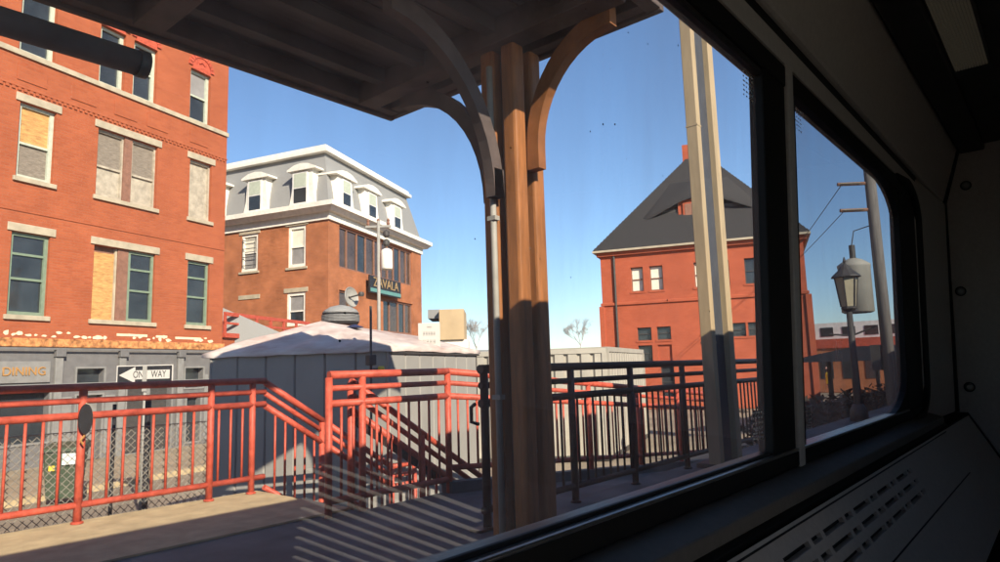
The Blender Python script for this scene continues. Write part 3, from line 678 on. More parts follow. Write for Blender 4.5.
def win_on(F, u0, u1, z0, z1, dep, fm, jamb, mull=(), rails=(), pm=None, head=0.1):
    f = MB(); y0, y1 = dep-0.12, dep+0.02
    f.box(u0, u0+jamb, y0, y1, z0, z1).box(u1-jamb, u1, y0, y1, z0, z1).box(u0+jamb, u1-jamb, y0, y1, z1-head, z1).box(u0+jamb, u1-jamb, y0, y1, z0, z0+head)
    us = [u0+jamb, *mull, u1-jamb]
    for x in mull: f.box(x-0.035, x+0.035, y0+0.01, y1, z0+head, z1-head)
    for r in rails: f.box(u0+jamb, u1-jamb, y0+0.02, y1, r-0.035, r+0.035)
    fo = F(f, 'window', fm)
    zz = [z0+head, *rails, z1-head]; k = 0
    for i in range(len(us)-1):
        for j in range(len(zz)-1):
            a = us[i]+(0.036 if i else 0); b = us[i+1]-(0.036 if i < len(us)-2 else 0)
            c = zz[j]+(0.036 if j else 0); e = zz[j+1]-(0.036 if j < len(zz)-2 else 0)
            F(MB().box(a, b, dep-0.04, dep-0.01, c, e), 'pane', (pm or [M['pane']])[k % len(pm or [1])], fo); k += 1
    return fo
pb = [M['pane_brown']]
win_on(FR, *hr[0], 0.22, M['mullion'], 0.10, mull=(2.0, 3.1, 4.1, 5.1, 5.95, 6.8, 7.6, 8.5, 9.4), pm=[M['pane_brown'], M['pane_brown'], M['pane'], M['pane_brown'], M['pane_brown']])
win_on(FR, *hr[1], 0.22, M['mullion'], 0.10, mull=(), pm=pb)
win_on(FR, *hr[2], 0.22, M['mullion'], 0.10, mull=(7.0, 8.2, 9.1), pm=[M['pane'], M['pane_brown']])
win_on(FL, *hl[0], 0.16, M['white'], 0.14, rails=(7.6,), pm=[M['blind'], M['blind_white']], head=0.16)
win_on(FL, *hl[1], 0.16, M['white'], 0.14, rails=(7.6,), pm=[M['blind'], M['blind_white']], head=0.14)
win_on(FL, *hl[2], 0.16, M['white'], 0.14, rails=(4.3,), pm=[M['pane'], M['blind']], head=0.16)
for a, b, z in ((1.25, 2.72, 8.71), (4.45, 5.9, 8.61), (1.25, 2.78, 5.26), (4.40, 5.86, 5.12)):
    FL(MB().box(a, b, -0.04, -0.001, z, z+0.22), 'lintel', M['stone'])
for a, b, z in ((1.3, 2.66, 6.43), (4.48, 5.86, 6.48)): FL(MB().box(a, b, -0.07, -0.001, z, z+0.11), 'sill', M['stone'])
# old iron bars over one window
for k in range(4): FL(MB().box(4.72, 5.62, -0.05, -0.03, 6.9+0.45*k, 6.94+0.45*k), 'window_bar', M['trim_dark'])
for x in (4.72, 5.6): FL(MB().box(x, x+0.03, -0.06, -0.05, 6.8, 8.4), 'window_bar', M['trim_dark'])
# cornice and mansard, built on the footprint
foot = [dl*LLn, Vector((0, 0, 0)), dr*RLn, dr*RLn+dl*LLn]
cen = (foot[0]+foot[1]+foot[2]+foot[3])/4
nl = Vector((-dl.y, dl.x, 0)); nl = -inl; nr = -inr
def ring(off):
    # offset the two street faces outwards by off (negative = inwards), other sides likewise
    A = Matrix(((nl.x, nl.y), (nr.x, nr.y))).inverted()
    def meet(c1, c2): q = A @ Vector((c1, c2)); return Vector((q.x, q.y, 0))
    cor = meet(off, off); l = dl*LLn; r_ = dr*RLn
    return [cor+dl*(LLn+off), cor, cor+dr*(RLn+2*off), cor+dr*(RLn+2*off)+dl*(LLn+off)]
def band(o0, z0, o1, z1, name, m):
    a = [tuple(p+Vector((0, 0, z0))) for p in ring(o0)]; b = [tuple(p+Vector((0, 0, z1))) for p in ring(o1)]
    return MB().hexa(a, b).build(name, m, zr)
band(0.10, 8.80, 0.10, 9.18, 'frieze', M['white'])
band(0.35, 9.181, 0.55, 9.38, 'cornice', M['white'])
band(0.62, 9.381, 0.62, 9.62, 'cornice', M['white'])
band(0.05, 9.60, -0.75, 12.62, 'mansard_roof', M['slate'])
band(-0.45, 12.621, -0.45, 12.80, 'roof_trim', M['white'])
band(-0.6, 12.801, -0.6, 13.02, 'roof_trim', M['white'])
band(-1.2, 13.021, -1.2, 13.1, 'roof', M['slate_dark'])
def dormer(F, u0, u1, wu0, wu1, z0, z1):
    c = (u0+u1)/2; hw = (u1-u0)/2
    w0, w1 = c-hw*0.62, c+hw*0.62
    f = F(MB().prism_y([(w0-0.28, z0), (w1+0.28, z0), (w1+0.10, z0+0.75), (w1, z1-0.45), (w0, z1-0.45), (w0-0.10, z0+0.75)], -0.05, 1.3), 'dormer', M['white'])
    F(MB().prism_y([(c-hw*.92, z1-0.44), (c+hw*.92, z1-0.44), (c+hw*.92, z1-0.35), (c+hw*0.45, z1-0.14), (c, z1-0.08), (c-hw*0.45, z1-0.14), (c-hw*.92, z1-0.35)], -0.20, 1.4), 'dormer_hood', M['white'], f)
    F(MB().box(wu0-0.09, wu1+0.09, -0.09, -0.052, z0+0.16, z1-0.50), 'window_frame', M['white_cool'], f)
    zm = (z0+z1-0.4)/2+0.05
    F(MB().box(wu0, wu1, -0.098, -0.0905, z0+0.24, zm-0.03), 'pane', M['pane'], f); F(MB().box(wu0, wu1, -0.098, -0.0905, zm+0.03, z1-0.58), 'pane', M['green_pale'], f)
dormer(FL, 0.62, 2.62, 1.36, 2.16, 9.63, 12.0); dormer(FL, 3.72, 5.75, 4.42, 5.20, 9.63, 12.0); dormer(FL, 6.8, 8.8, 7.45, 8.3, 9.63, 12.0)
dormer(FR, 0.35, 2.70, 1.30, 2.05, 9.63, 11.75); dormer(FR, 3.25, 5.60, 4.15, 4.95, 9.63, 11.75); dormer(FR, 6.6, 8.9, 7.4, 8.2, 9.63, 11.75)
# hanging restaurant sign
zs = thing('restaurant_sign', 'dark sign with gold letters above a teal stripe on the mansard building', 'sign', tuple(Vector((19.48, 27.75, 0))+dr*5.55-inr*0.35), zh)
MB().box(-1.95, 1.95, -0.06, 0.06, 5.45, 6.42).build('board', M['sign_black'], zs, bevel=0.02)
MB().box(-1.9, 1.9, -0.075, -0.061, 5.52, 5.72).build('stripe', M['teal_dark'], zs)
text('lettering', 'ZAVALA', 0.74, mat('tarnished_gold_letters', (0.36, 0.24, 0.11), 0.5, 0.2, 5), zs, (0, -0.075, 6.06), (R(90), 0, 0), 0.012, sx=1.15)
for x in (-1.5, 1.5): MB().box(x-0.04, x+0.04, 0.061, 0.34, 5.9, 5.98).build('bracket', M['trim_dark'], zs)

# red railed deck between the two buildings
dk = thing('roof_deck', 'low red trimmed roof deck with red railings between the two brick buildings', 'deck', (12.2, 23.9, 0), R(27))
MB().box(0, 6.0, 0, 3.0, -1.1, 2.55).build('wall', M['brick'], dk)
MB().box(-0.1, 6.1, -0.12, 3.1, 2.552, 2.72).build('deck_edge', M['red'], dk)
MB().box(-0.1, 6.1, -0.10, -0.04, 3.36, 3.50).build('top_rail', M['red'], dk); MB().box(-0.1, 6.1, -0.10, -0.04, 3.05, 3.13).build('mid_rail', M['red'], dk)
for k in range(7): MB().box(-0.1+k*1.0, 0.02+k*1.0, -0.101, -0.03, 2.722, 3.36).build('post', M['red'], dk)
for k, (x, c) in enumerate(((0.9, 'white'), (1.7, 'white'), (2.5, 'red'))):
    MB().lathe([(0.10, 2.722), (0.13, 2.9), (0.07, 3.0), (0.09, 3.03)], 10).build('flower_pot', M[c], dk, loc=(x, 0.25, 0))
ga = tag(MB().hexa([(0, 0, -1.1), (4.2, 0, -1.1), (4.2, 5, -1.1), (0, 5, -1.1)], [(0, 0, 4.55), (4.2, 0, 2.7), (4.2, 5, 2.7), (0, 5, 4.55)]).build('lean_to_roof', M['slate'], loc=bl(0.35, 3.1, 0), rz=R(-20)), 'grey sloping lean-to roof wedged between the two brick buildings', 'roof')

# ------------------------------------------------------------------ slim utility pole in front of the mansard building
up_ = thing('utility_pole', 'slim pale utility pole with a white canister in front of the mansard building', 'utility pole', (11.6, 14.2, -1.1))
MB().tube([(0, 0, 0), (-0.12, -0.15, 6.3)], 0.052, 10, r1=0.042).build('shaft', M['conduit'], up_, smooth=True)
MB().lathe([(0.15, 0), (0.16, 0.05), (0.155, 0.5), (0.13, 0.54), (0.04, 0.58)], 14).build('canister', M['white'], up_, loc=(0.02, -0.32, 4.95), smooth=True)
MB().beam((-0.32, 0.15, 6.15), (0.12, -0.38, 6.15), 0.06, 0.06).build('cross_arm', M['conduit'], up_)
for t in (0.1, 0.5, 0.9): MB().lathe([(0.03, 0), (0.05, 0.05), (0.03, 0.10), (0.045, 0.14), (0.02, 0.19)], 8).build('insulator', M['mullion'], up_, loc=(-0.32+0.44*t, 0.15-0.53*t, 6.18))
for z in (5.6, 5.85): MB().lathe([(0.05, 0), (0.09, 0.05), (0.09, 0.16), (0.03, 0.2)], 10).build('fuse_holder', M['trim_dark'], up_, loc=(0.06, -0.26, z))

# ------------------------------------------------------------------ brick tower building
tw = thing('brick_tower', 'square deep red brick building with a steep dark pyramid roof and eyebrow dormer', 'building', (29.74, 18.33, 0), R(-71))
TWL = 9.72
th_ = [(1.55, 2.17, 4.80, 6.05), (2.50, 3.16, 4.80, 6.05), (4.68, 5.34, 4.80, 6.05), (5.68, 6.34, 4.80, 6.05), (7.05, 7.70, 4.80, 6.05),
       (1.72, 2.42, 2.30, 2.95), (2.70, 3.38, 2.30, 2.95), (1.72, 2.42, 1.25, 2.05), (2.70, 3.38, 1.25, 2.05), (2.78, 3.42, -0.6, 1.0), (7.0, 7.7, 2.3, 2.95), (6.2, 6.9, 2.3, 2.95)]
tb_ = wall(0, TWL, -1.1, 6.9, th_, 0.3)
tb_.quad((0, 0, -1.1), (0, TWL, -1.1), (0, TWL, 6.9), (0, 0, 6.9)); tb_.quad((TWL, 0, -1.1), (TWL, 0, 6.9), (TWL, TWL, 6.9), (TWL, TWL, -1.1)); tb_.quad((0, TWL, -1.1), (TWL, TWL, -1.1), (TWL, TWL, 6.9), (0, TWL, 6.9))
tb_.build('wall', M['brick_tower'], tw)
for i, q in enumerate(th_):
    if i == 8:
        MB().box(q[0]-0.001, q[1]+0.001, 0.1, 0.2, q[2], q[3]).build('brick_infill', M['brick_tower'], tw); continue
    pm = [M['blind_white'], M['blind_white']] if i < 3 else [M['pane'], M['pane']]
    window(tw, *q, 0.22, M['trim_dark'] if i > 2 else M['mullion'], jamb=0.05, head=0.05, rails=((q[2]+q[3])/2,), rail_h=0.04, pm=pm)
    MB().box(q[0]-0.08, q[1]+0.08, -0.03, -0.001, q[2]-0.10, q[2]-0.002).build('sill', M['brick_tower'], tw)
MB().box(-0.08, TWL+0.08, -0.08, -0.001, 4.14, 4.30).build('band', M['brick_tower'], tw, bevel=0.03)
for q in ((-0.16, 0.10), (TWL-0.10, TWL+0.16)): MB().box(q[0], q[1], -0.10, 0.3, -1.1, 4.13).build('corner_pier', M['brick_tower'], tw)
MB().box(-0.16, TWL+0.16, -0.16, TWL+0.16, 6.72, 6.92).build('eave_course', M['brick_tower'], tw, bevel=0.02)
MB().box(-0.34, TWL+0.34, -0.34, TWL+0.34, 6.921, 7.02).build('gutter', M['stone'], tw)
cc_ = TWL/2; AZ = 13.35
rf = MB(); steps = 36
for k in range(steps):
    f0, f1 = k/steps, (k+1)/steps; z0_, z1_ = 7.021+(AZ-7.02)*f0, 7.02+(AZ-7.02)*f1
    o0, o1 = (cc_+0.32)*(1-f0), (cc_+0.32)*(1-f1)+0.045
    rf.hexa([(cc_-o0, cc_-o0, z0_), (cc_+o0, cc_-o0, z0_), (cc_+o0, cc_+o0, z0_), (cc_-o0, cc_+o0, z0_)], [(cc_-o1, cc_-o1, z1_), (cc_+o1, cc_-o1, z1_), (cc_+o1, cc_+o1, z1_), (cc_-o1, cc_+o1, z1_)])
rf.build('roof', M['slate_dark'], tw)
# eyebrow dormer: swept hood over a small window
slope = (AZ-7.02)/(cc_+0.32)
def roofy(z): return -0.32+(z-7.02)/slope
hood = MB(); NU = 24; u_a, u_b = 2.1, 8.1
top = []; fr_ = []; zb_ = 8.75
for k in range(NU+1):
    t = k/NU; u = u_a+(u_b-u_a)*t; bmp = 0.95*(math.sin(math.pi*t)**1.6)
    yf = roofy(zb_)-0.25*math.sin(math.pi*t)**0.5
    fr_.append((u, yf, zb_+bmp)); top.append((u+(cc_-u)*0.5, roofy(10.9), 10.95))
n0 = len(hood.v); hood.v += fr_+top+[(u, y+0.02, z-0.12 if 0 < i < NU else z) for i, (u, y, z) in enumerate(fr_)]
for k in range(NU):
    hood.f.append((n0+k, n0+k+1, n0+NU+1+k+1, n0+NU+1+k)); hood.f.append((n0+k, n0+2*(NU+1)+k, n0+2*(NU+1)+k+1, n0+k+1))
hood.build('dormer_hood', M['slate_dark'], tw, smooth=True)
yd = roofy(zb_)+0.05
MB().box(4.0, 5.9, yd-0.02, yd+0.4, 8.5, 9.55).build('dormer_wall', M['brick_tower'], tw)
for a in (4.25, 5.1):
    f = MB().box(a, a+0.65, yd-0.10, yd-0.021, 8.62, 9.38).build('dormer_window', M['brick_tower'], tw)
    MB().box(a+0.1, a+0.55, yd-0.115, yd-0.101, 8.70, 9.30).build('pane', M['mullion'], f)
MB().box(2.9, 4.0, yd+0.1, yd+0.3, 8.6, 9.15).build('louvre', M['trim_dark'], tw); MB().box(5.9, 7.0, yd+0.1, yd+0.3, 8.6, 9.15).build('louvre', M['trim_dark'], tw)
ch = MB().box(cc_-0.75, cc_-0.02, cc_-0.6, cc_, 12.2, 13.5).build('chimney', M['brick_tower'], tw)
MB().box(cc_+0.0, cc_+0.35, cc_-0.5, cc_-0.1, 12.6, 13.55).build('chimney', M['stone'], tw)
MB().tube([(0.72, -0.06, -1.0), (0.72, -0.06, 6.70)], 0.06, 8).build('drainpipe', M['trim_dark'], tw)

# ------------------------------------------------------------------ cream containers, ochre building, bare trees
def container(name, label, p0, p1, zt, m, dep=2.4):
    a, b = Vector(p0), Vector(p1); L = (b-a).length; ang = math.atan2(b.y-a.y, b.x-a.x)
    t = thing(name, label, 'container', (a.x, a.y, -1.1), ang, 'cream containers beyond the ramp')
    hh = zt+1.1
    MB().box(0, L, 0.06, dep, 0.1, hh-0.02).build('body', m, t)
    n = max(3, int(L/0.30)); w_ = L/n
    for k in range(n): MB().prism_z([(k*w_+0.02, 0.058), (k*w_+0.06, 0.0), ((k+1)*w_-0.06, 0.0), ((k+1)*w_-0.02, 0.058)], 0.12, hh-0.12).build('side_panel', m, t)
    MB().box(-0.02, L+0.02, -0.02, dep, hh-0.118, hh).build('top_rail', m, t); MB().box(-0.02, L+0.02, -0.02, dep, 0.0, 0.118).build('bottom_rail', M['trim_dark'], t)
    for x in (-0.03, L-0.09): MB().box(x, x+0.12, -0.03, 0.055, 0.119, hh-0.119).build('corner_post', m, t)
    return t
container('cream_container', 'cream ribbed container standing level beyond the ramp, left of its receding twin', (11.2, 11.7), (13.85, 8.53), 1.52, M['container'])
container('cream_container', 'cream ribbed container receding in front of the brick tower', (13.9, 8.5), (18.6, 10.1), 1.55, M['container'], 2.2)
og = thing('ochre_building', 'small ochre building with a pale teal wall far behind the shed', 'building', (42.0, 42.8, -1.1), R(-49))
MB().box(0.0, 2.4, 0, 5, 0.0, 4.9).build('wall', M['white'], og); MB().box(-0.1, 2.1, -0.3, 5.1, 4.901, 7.6).build('upper_wall', M['ochre_wall'], og)
MB().box(-1.2, -0.101, 0.6, 5, 6.9, 7.7).build('parapet', M['slate'], og); MB().box(-2.4, -0.102, 0.4, 5, 0, 6.1).build('teal_wall', M['teal'], og)
MB().box(-3.0, -0.11, 0.2, 5.1, 6.101, 6.45).build('canopy', M['slate_dark'], og)
MB().lathe([(0.42, -0.03), (0.42, 0.03)], 18).build('yellow_disc', M['yellow'], og, loc=(-1.0, 0.36, 3.5)).rotation_euler[0] = R(90)
MB().box(0.2, 0.8, -0.03, -0.001, 3.7, 4.5).build('window', M['pane'], og)
MB().box(-5, -2.41, 1.0, 5, 0, 5.6).build('side_wall', M['terracotta'], og)

def bare_tree(label, x, y, h, seed):
    rnd = random.Random(seed)
    t = thing('bare_tree', label, 'tree', (x, y, -1.1), 0, 'bare trees on the skyline')
    MB().tube([(0, 0, 0), (0.05, 0, h*0.4)], 0.10, 7, r1=0.06).build('trunk', M['bark'], t, smooth=True)
    b = MB()
    def grow(p, d, L, r, n):
        q = p+d*L; b.tube([p, q], r, 4, r1=r*0.6, cap=False)
        if n == 0: return
        for _ in range(3 if n > 2 else 4):
            e = (d+Vector((rnd.uniform(-.8, .8), rnd.uniform(-.8, .8), rnd.uniform(-.15, .55)))).normalized()
            grow(p+d*L*rnd.uniform(0.6, 1.0), e, L*rnd.uniform(0.6, 0.85), r*0.66, n-1)
    grow(Vector((0.05, 0, h*0.38)), Vector((0, 0, 1)), h*0.17, 0.06, 6)
    b.build('branches', M['bark'], t, kind='stuff')
bare_tree('leafless tree rising right of the ochre building', 51.6, 47.4, 8.5, 3)
bare_tree('leafless tree between the timber column and the brick tower', 58.8, 39.2, 8.2, 5)
# low far row of roofs closing the horizon
for k, (x, y, wx, hgt, c, lab) in enumerate(((70, 62, 16, 4.6, 'container', 'long pale low warehouse far off behind the bare trees'), (90, 40, 14, 4.2, 'brick_dark', 'long low brown brick warehouse far off beyond the tower'), (40, 84, 20, 5.0, 'brick_tower', 'low red warehouse far off behind the mansard building'))):
    q = thing('warehouse', lab, 'building', (x, y, -1.1), R(-45))
    MB().box(-wx/2, wx/2, 0, 8, 0, hgt-1).build('wall', M[c], q)
    MB().prism_x([(-0.4, hgt-0.999), (8.4, hgt-0.999), (4, hgt+0.4)], -wx/2-0.3, wx/2+0.3).build('roof', M['slate'], q)

# ------------------------------------------------------------------ things seen through the farther pane
ln = thing('street_lantern', 'old style lantern on a dark post ahead along the platform', 'lamp', (13.15, 2.98, 0))
MB().tube([(0, 0, 0), (0, 0, 1.95)], 0.075, 12, r1=0.05).build('post', M['trim_dark'], ln, smooth=True)
MB().lathe([(0.16, 0), (0.14, 0.2), (0.08, 0.3)], 12).build('base', M['trim_dark'], ln, smooth=True)
MB().lathe([(0.05, 1.92), (0.13, 1.98), (0.13, 2.02)], 8).build('cup', M['trim_dark'], ln)
lg = mat('lantern_glass', (0.42, 0.36, 0.24), 0.25, 0.1, 4)
pn = MB().lathe([(0.125, 2.021), (0.19, 2.54)], 6).build('lantern_glass', lg, ln)
for k in range(6):
    a = 2*math.pi*k/6; c_, s_ = math.cos(a), math.sin(a)
    MB().tube([(0.13*c_, 0.13*s_, 2.02), (0.195*c_, 0.195*s_, 2.545)], 0.012, 5).build('frame_bar', M['trim_dark'], ln)
MB().lathe([(0.25, 2.546), (0.24, 2.57), (0.12, 2.68), (0.08, 2.74), (0.02, 2.80)], 12).build('cap', M['trim_dark'], ln)
MB().lathe([(0.01, 2.80), (0.03, 2.84), (0.008, 2.92)], 8).build('finial', M['trim_dark'], ln)

tp_ = thing('transformer_pole', 'wooden utility pole with a white transformer tank and two insulator arms', 'utility pole', (18.1, 3.35, -1.1))
MB().tube([(0, 0, 0), (0, 0, 9.5)], 0.14, 12, r1=0.12).build('pole', M['pole_wood'], tp_, smooth=True)
MB().lathe([(0.30, 0), (0.36, 0.03), (0.36, 1.1), (0.37, 1.12), (0.37, 1.18), (0.2, 1.30), (0.1, 1.34)], 20).build('transformer', M['container'], tp_, loc=(-0.15, 0.52, 3.28), smooth=True)
MB().tube([(-0.15, 0.52, 4.6), (-0.15, 0.52, 4.95)], 0.07, 10).build('bushing', M['trim_dark'], tp_)
MB().tube([(-0.15, 0.52, 4.95), (-0.12, 0.45, 5.3), (-0.05, 0.05, 5.4)], 0.014, 6).build('lead_wire', M['trim_dark'], tp_)
for z in (5.78, 6.44):
    MB().tube([(-0.1, 0.1, z+0.0), (-0.5, 0.62, z)], 0.045, 8).build('insulator_arm', M['mullion'], tp_)
    for k in range(5):
        f = 0.25+0.15*k; MB().lathe([(0.05, -0.02), (0.085, 0), (0.05, 0.02)], 10).build('insulator', M['stone'], tp_, loc=(-0.1-0.4*f, 0.1+0.52*f, z))
MB().tube([(0.0, 0.2, 2.95), (-0.1, 0.7, 2.75), (-0.2, 1.2, 2.80)], 0.025, 6).build('cable', M['trim_dark'], tp_)
MB().box(-0.12, 0.12, 0.15, 0.35, 1.9, 2.5).build('meter_box', M['trim_dark'], tp_)

# red brown low building and white gabled house, far ahead
rb_ = thing('low_brick_building', 'long low red brown building with a pale upper band far ahead down the line', 'building', (48, 9.0, -1.1), R(-90))
MB().box(-6, 6, 0, 6, 0, 2.9).build('wall', M['brick_dark'], rb_); MB().box(-6.1, 6.1, -0.1, 6.1, 2.901, 3.5).build('roof', M['terracotta'], rb_)
MB().box(-5.8, 5.8, 0.8, 5, 3.501, 4.6).build('upper_band', M['white_cool'], rb_)
for k in range(8): MB().box(-5.3+k*1.35, -4.5+k*1.35, -0.03, -0.001, 0.9, 2.1).build('window', M['pane'], rb_)
for k in range(8): MB().box(-5.3+k*1.35, -4.5+k*1.35, 0.77, 0.799, 3.7, 4.3).build('window', M['pane'], rb_)
wh = thing('white_house', 'small white gabled house far ahead beside the lantern', 'house', (50, 17.0, -1.1), R(-75))
MB().box(-1.5, 1.5, 0, 4, 0, 4.4).build('wall', M['white_cool'], wh); MB().prism_y([(-1.8, 4.401), (1.8, 4.401), (0, 6.4)], -0.2, 4.2).build('roof', M['white'], wh)
for x in (-0.9, 0.3): MB().box(x, x+0.6, -0.04, -0.001, 2.6, 3.7).build('window', M['pane'], wh)
bh = thing('brown_house', 'brown hip roofed house just right of the brick tower', 'house', (37, 14.2, -1.1), R(-80))
MB().box(-1.2, 2.5, 0, 4, 0, 2.9).build('wall', M['brick_tower'], bh)
MB().hexa([(-1.5, -0.3, 2.901), (2.8, -0.3, 2.901), (2.8, 4.3, 2.901), (-1.5, 4.3, 2.901)], [(0.2, 1.8, 4.4), (1.2, 1.8, 4.4), (1.2, 2.2, 4.4), (0.2, 2.2, 4.4)]).build('roof', M['terracotta'], bh)
gp = thing('distant_pole', 'grey distant pole with a cross arm right of the brick tower', 'utility pole', (38, 14.0, -1.1))
MB().tube([(0, 0, 0), (0, 0, 6.3)], 0.14, 8).build('pole', M['conduit'], gp); MB().beam((0.9, -1.2, 5.9), (-0.9, 1.2, 5.9), 0.12, 0.15).build('cross_arm', M['conduit'], gp)
# dark shelter over the platform, far along
sr = thing('platform_shelter', 'long low dark roofed shelter far along the platform', 'shelter', (22.0, 2.0, 0))
MB().hexa([(-2, -0.3, 1.02), (12, -0.3, 1.02), (12, 4.6, 1.02), (-2, 4.6, 1.02)], [(-1.5, 0.6, 1.42), (12, 0.6, 1.42), (12, 2.6, 1.42), (-1.5, 2.6, 1.42)]).build('roof', M['black'], sr)
for x in (-1.6, 2, 5.5, 9):
    for y in (0.2, 4.2): MB().box(x-0.06, x+0.06, y-0.06, y+0.06, -1.1, 1.018).build('post', M['trim_dark'], sr)

# worker in a high visibility vest
def person(label, x, y, z, rz):
    me = bpy.data.meshes.new('person')
    J = {'pel': (0, 0, .95), 'waist': (0, 0, 1.08), 'chest': (0, .01, 1.30), 'neck': (0, 0, 1.48), 'head': (0, -.02, 1.60), 'crown': (0, -.01, 1.73),
         'lh': (.10, 0, .90), 'lk': (.12, -.03, .50), 'la': (.12, .02, .09), 'lt': (.13, -.15, .04), 'rh': (-.10, 0, .90), 'rk': (-.12, .0, .50), 'ra': (-.13, .05, .09), 'rt': (-.14, -.12, .04),
         'ls': (.19, 0, 1.42), 'le': (.26, .02, 1.14), 'lw': (.25, -.10, .90), 'lf': (.24, -.15, .80), 'rs': (-.19, 0, 1.42), 're': (-.26, .02, 1.14), 'rw': (-.25, -.08, .90), 'rf': (-.24, -.12, .80)}
    rad = dict(pel=.15, waist=.135, chest=.155, neck=.055, head=.085, crown=.075, lh=.09, lk=.06, la=.042, lt=.035, rh=.09, rk=.06, ra=.042, rt=.035, ls=.07, le=.045, lw=.032, lf=.035, rs=.07, re=.045, rw=.032, rf=.035)
    E = [('pel', 'waist'), ('waist', 'chest'), ('chest', 'neck'), ('neck', 'head'), ('head', 'crown'), ('pel', 'lh'), ('lh', 'lk'), ('lk', 'la'), ('la', 'lt'), ('pel', 'rh'), ('rh', 'rk'), ('rk', 'ra'), ('ra', 'rt'),
         ('chest', 'ls'), ('ls', 'le'), ('le', 'lw'), ('lw', 'lf'), ('chest', 'rs'), ('rs', 're'), ('re', 'rw'), ('rw', 'rf')]
    ks = list(J); me.from_pydata([J[k] for k in ks], [(ks.index(a), ks.index(b)) for a, b in E], [])
    body = bpy.data.objects.new('body', me); COL.objects.link(body)
    body.modifiers.new('skin', 'SKIN'); body.modifiers.new('sub', 'SUBSURF').levels = 2; body.modifiers['sub'].render_levels = 2
    for i, k in enumerate(ks):
        sv = me.skin_vertices[0].data[i]; sv.radius = (rad[k], rad[k]*0.8); sv.use_root = (k == 'pel')
    cl = bpy.data.materials.new('dark_work_clothes'); cl.use_nodes = True
    t = cl.node_tree; b = t.nodes['Principled BSDF']; tc = t.nodes.new('ShaderNodeTexCoord'); spx = t.nodes.new('ShaderNodeSeparateXYZ'); rp = t.nodes.new('ShaderNodeValToRGB')
    t.links.new(tc.outputs['Object'], spx.inputs[0]); mrr = t.nodes.new('ShaderNodeMath'); mrr.operation = 'DIVIDE'; mrr.inputs[1].default_value = 2.0
    t.links.new(spx.outputs[2], mrr.inputs[0]); t.links.new(mrr.outputs[0], rp.inputs[0]); t.links.new(rp.outputs[0], b.inputs['Base Color'])
    rp.color_ramp.interpolation = 'CONSTANT'; rp.color_ramp.elements[0].color = (.03, .03, .05, 1); rp.color_ramp.elements[1].position = 0.735; rp.color_ramp.elements[1].color = (.45, .28, .2, 1)
    me.materials.append(cl)
    t = thing('person', label, 'person', (x, y, z), rz); body.parent = t
    vest = MB(); prof = [(.19, .14, .88), (.185, .14, 1.08), (.205, .155, 1.28), (.225, .14, 1.42), (.12, .09, 1.49)]
    n = 16
    for rx, ry, zz in prof:
        for k in range(n): a = 2*math.pi*k/n; vest.v.append((rx*math.cos(a), ry*math.sin(a), zz))
    for i in range(len(prof)-1):
        for k in range(n): vest.f.append((i*n+k, i*n+(k+1) % n, (i+1)*n+(k+1) % n, (i+1)*n+k))
    vest.build('vest', mat('hi_vis_yellow', (0.62, 0.80, 0.05), 0.7, 0.05, 10), t, smooth=True)
    MB().lathe([(.125, 1.66), (.115, 1.72), (.07, 1.78), (.02, 1.795)], 14).build('hard_hat', M['white_cool'], t, smooth=True)
    return t
person('person in a bright yellow vest standing far ahead below the lantern', 39.15, 10.2, -1.1, R(20))
# dark hedge-like far clutter is left to the railings; a low dark wall closes the far track side
hg = thing('hedge', 'dark scrubby leafless hedge running beside the ramp far ahead', 'hedge', (13.5, 5.0, -1.1))
hb = MB(); rh = random.Random(4)
for k in range(2600):
    x = rh.uniform(0, 13); y = rh.gauss(0, 0.35); z = rh.uniform(0.05, 1.0+0.3*math.sin(x*1.7)); a = rh.uniform(0, 6.28); q = rh.uniform(0.06, 0.16); e = rh.uniform(-1, 1)
    dx_, dy_2, dz_ = q*math.cos(a), q*math.sin(a), q*e
    hb.quad((x-dx_, y-dy_2, z-dz_), (x+dy_2*.5, y-dx_*.5, z+q*.3), (x+dx_, y+dy_2, z+dz_), (x-dy_2*.5, y+dx_*.5, z-q*.3))
hb.build('foliage', mat('dark_dry_leaves', (0.045, 0.035, 0.025), 0.9, 0.4, 3), hg, kind='stuff')
for k in range(14): MB().tube([(0.4+k*0.95, 0, 0), (0.5+k*0.95, 0.1, 1.2)], 0.03, 5).build('stem', M['bark'], hg)
tag(MB().box(16, 40, 5.2, 5.5, -1.1, -0.1).build('low_wall', M['trim_dark']), 'low dark wall along the foot of the ramp far ahead', 'wall')
# overhead wires
for k, (a, b) in enumerate((((17.7, 3.9, 5.34), (38, 14, 4.9)), ((17.7, 3.9, 4.68), (38, 14.4, 4.8)))):
    A_, B_ = Vector(a), Vector(b)
    pts = [A_.lerp(B_, t/12)-Vector((0, 0, 0.5*math.sin(math.pi*t/12))) for t in range(13)]
    tag(MB().tube(pts, 0.012, 4).build('overhead_wire', M['trim_dark']), ('upper' if k == 0 else 'lower')+' overhead wire running from the transformer pole to the distant pole', 'wire')

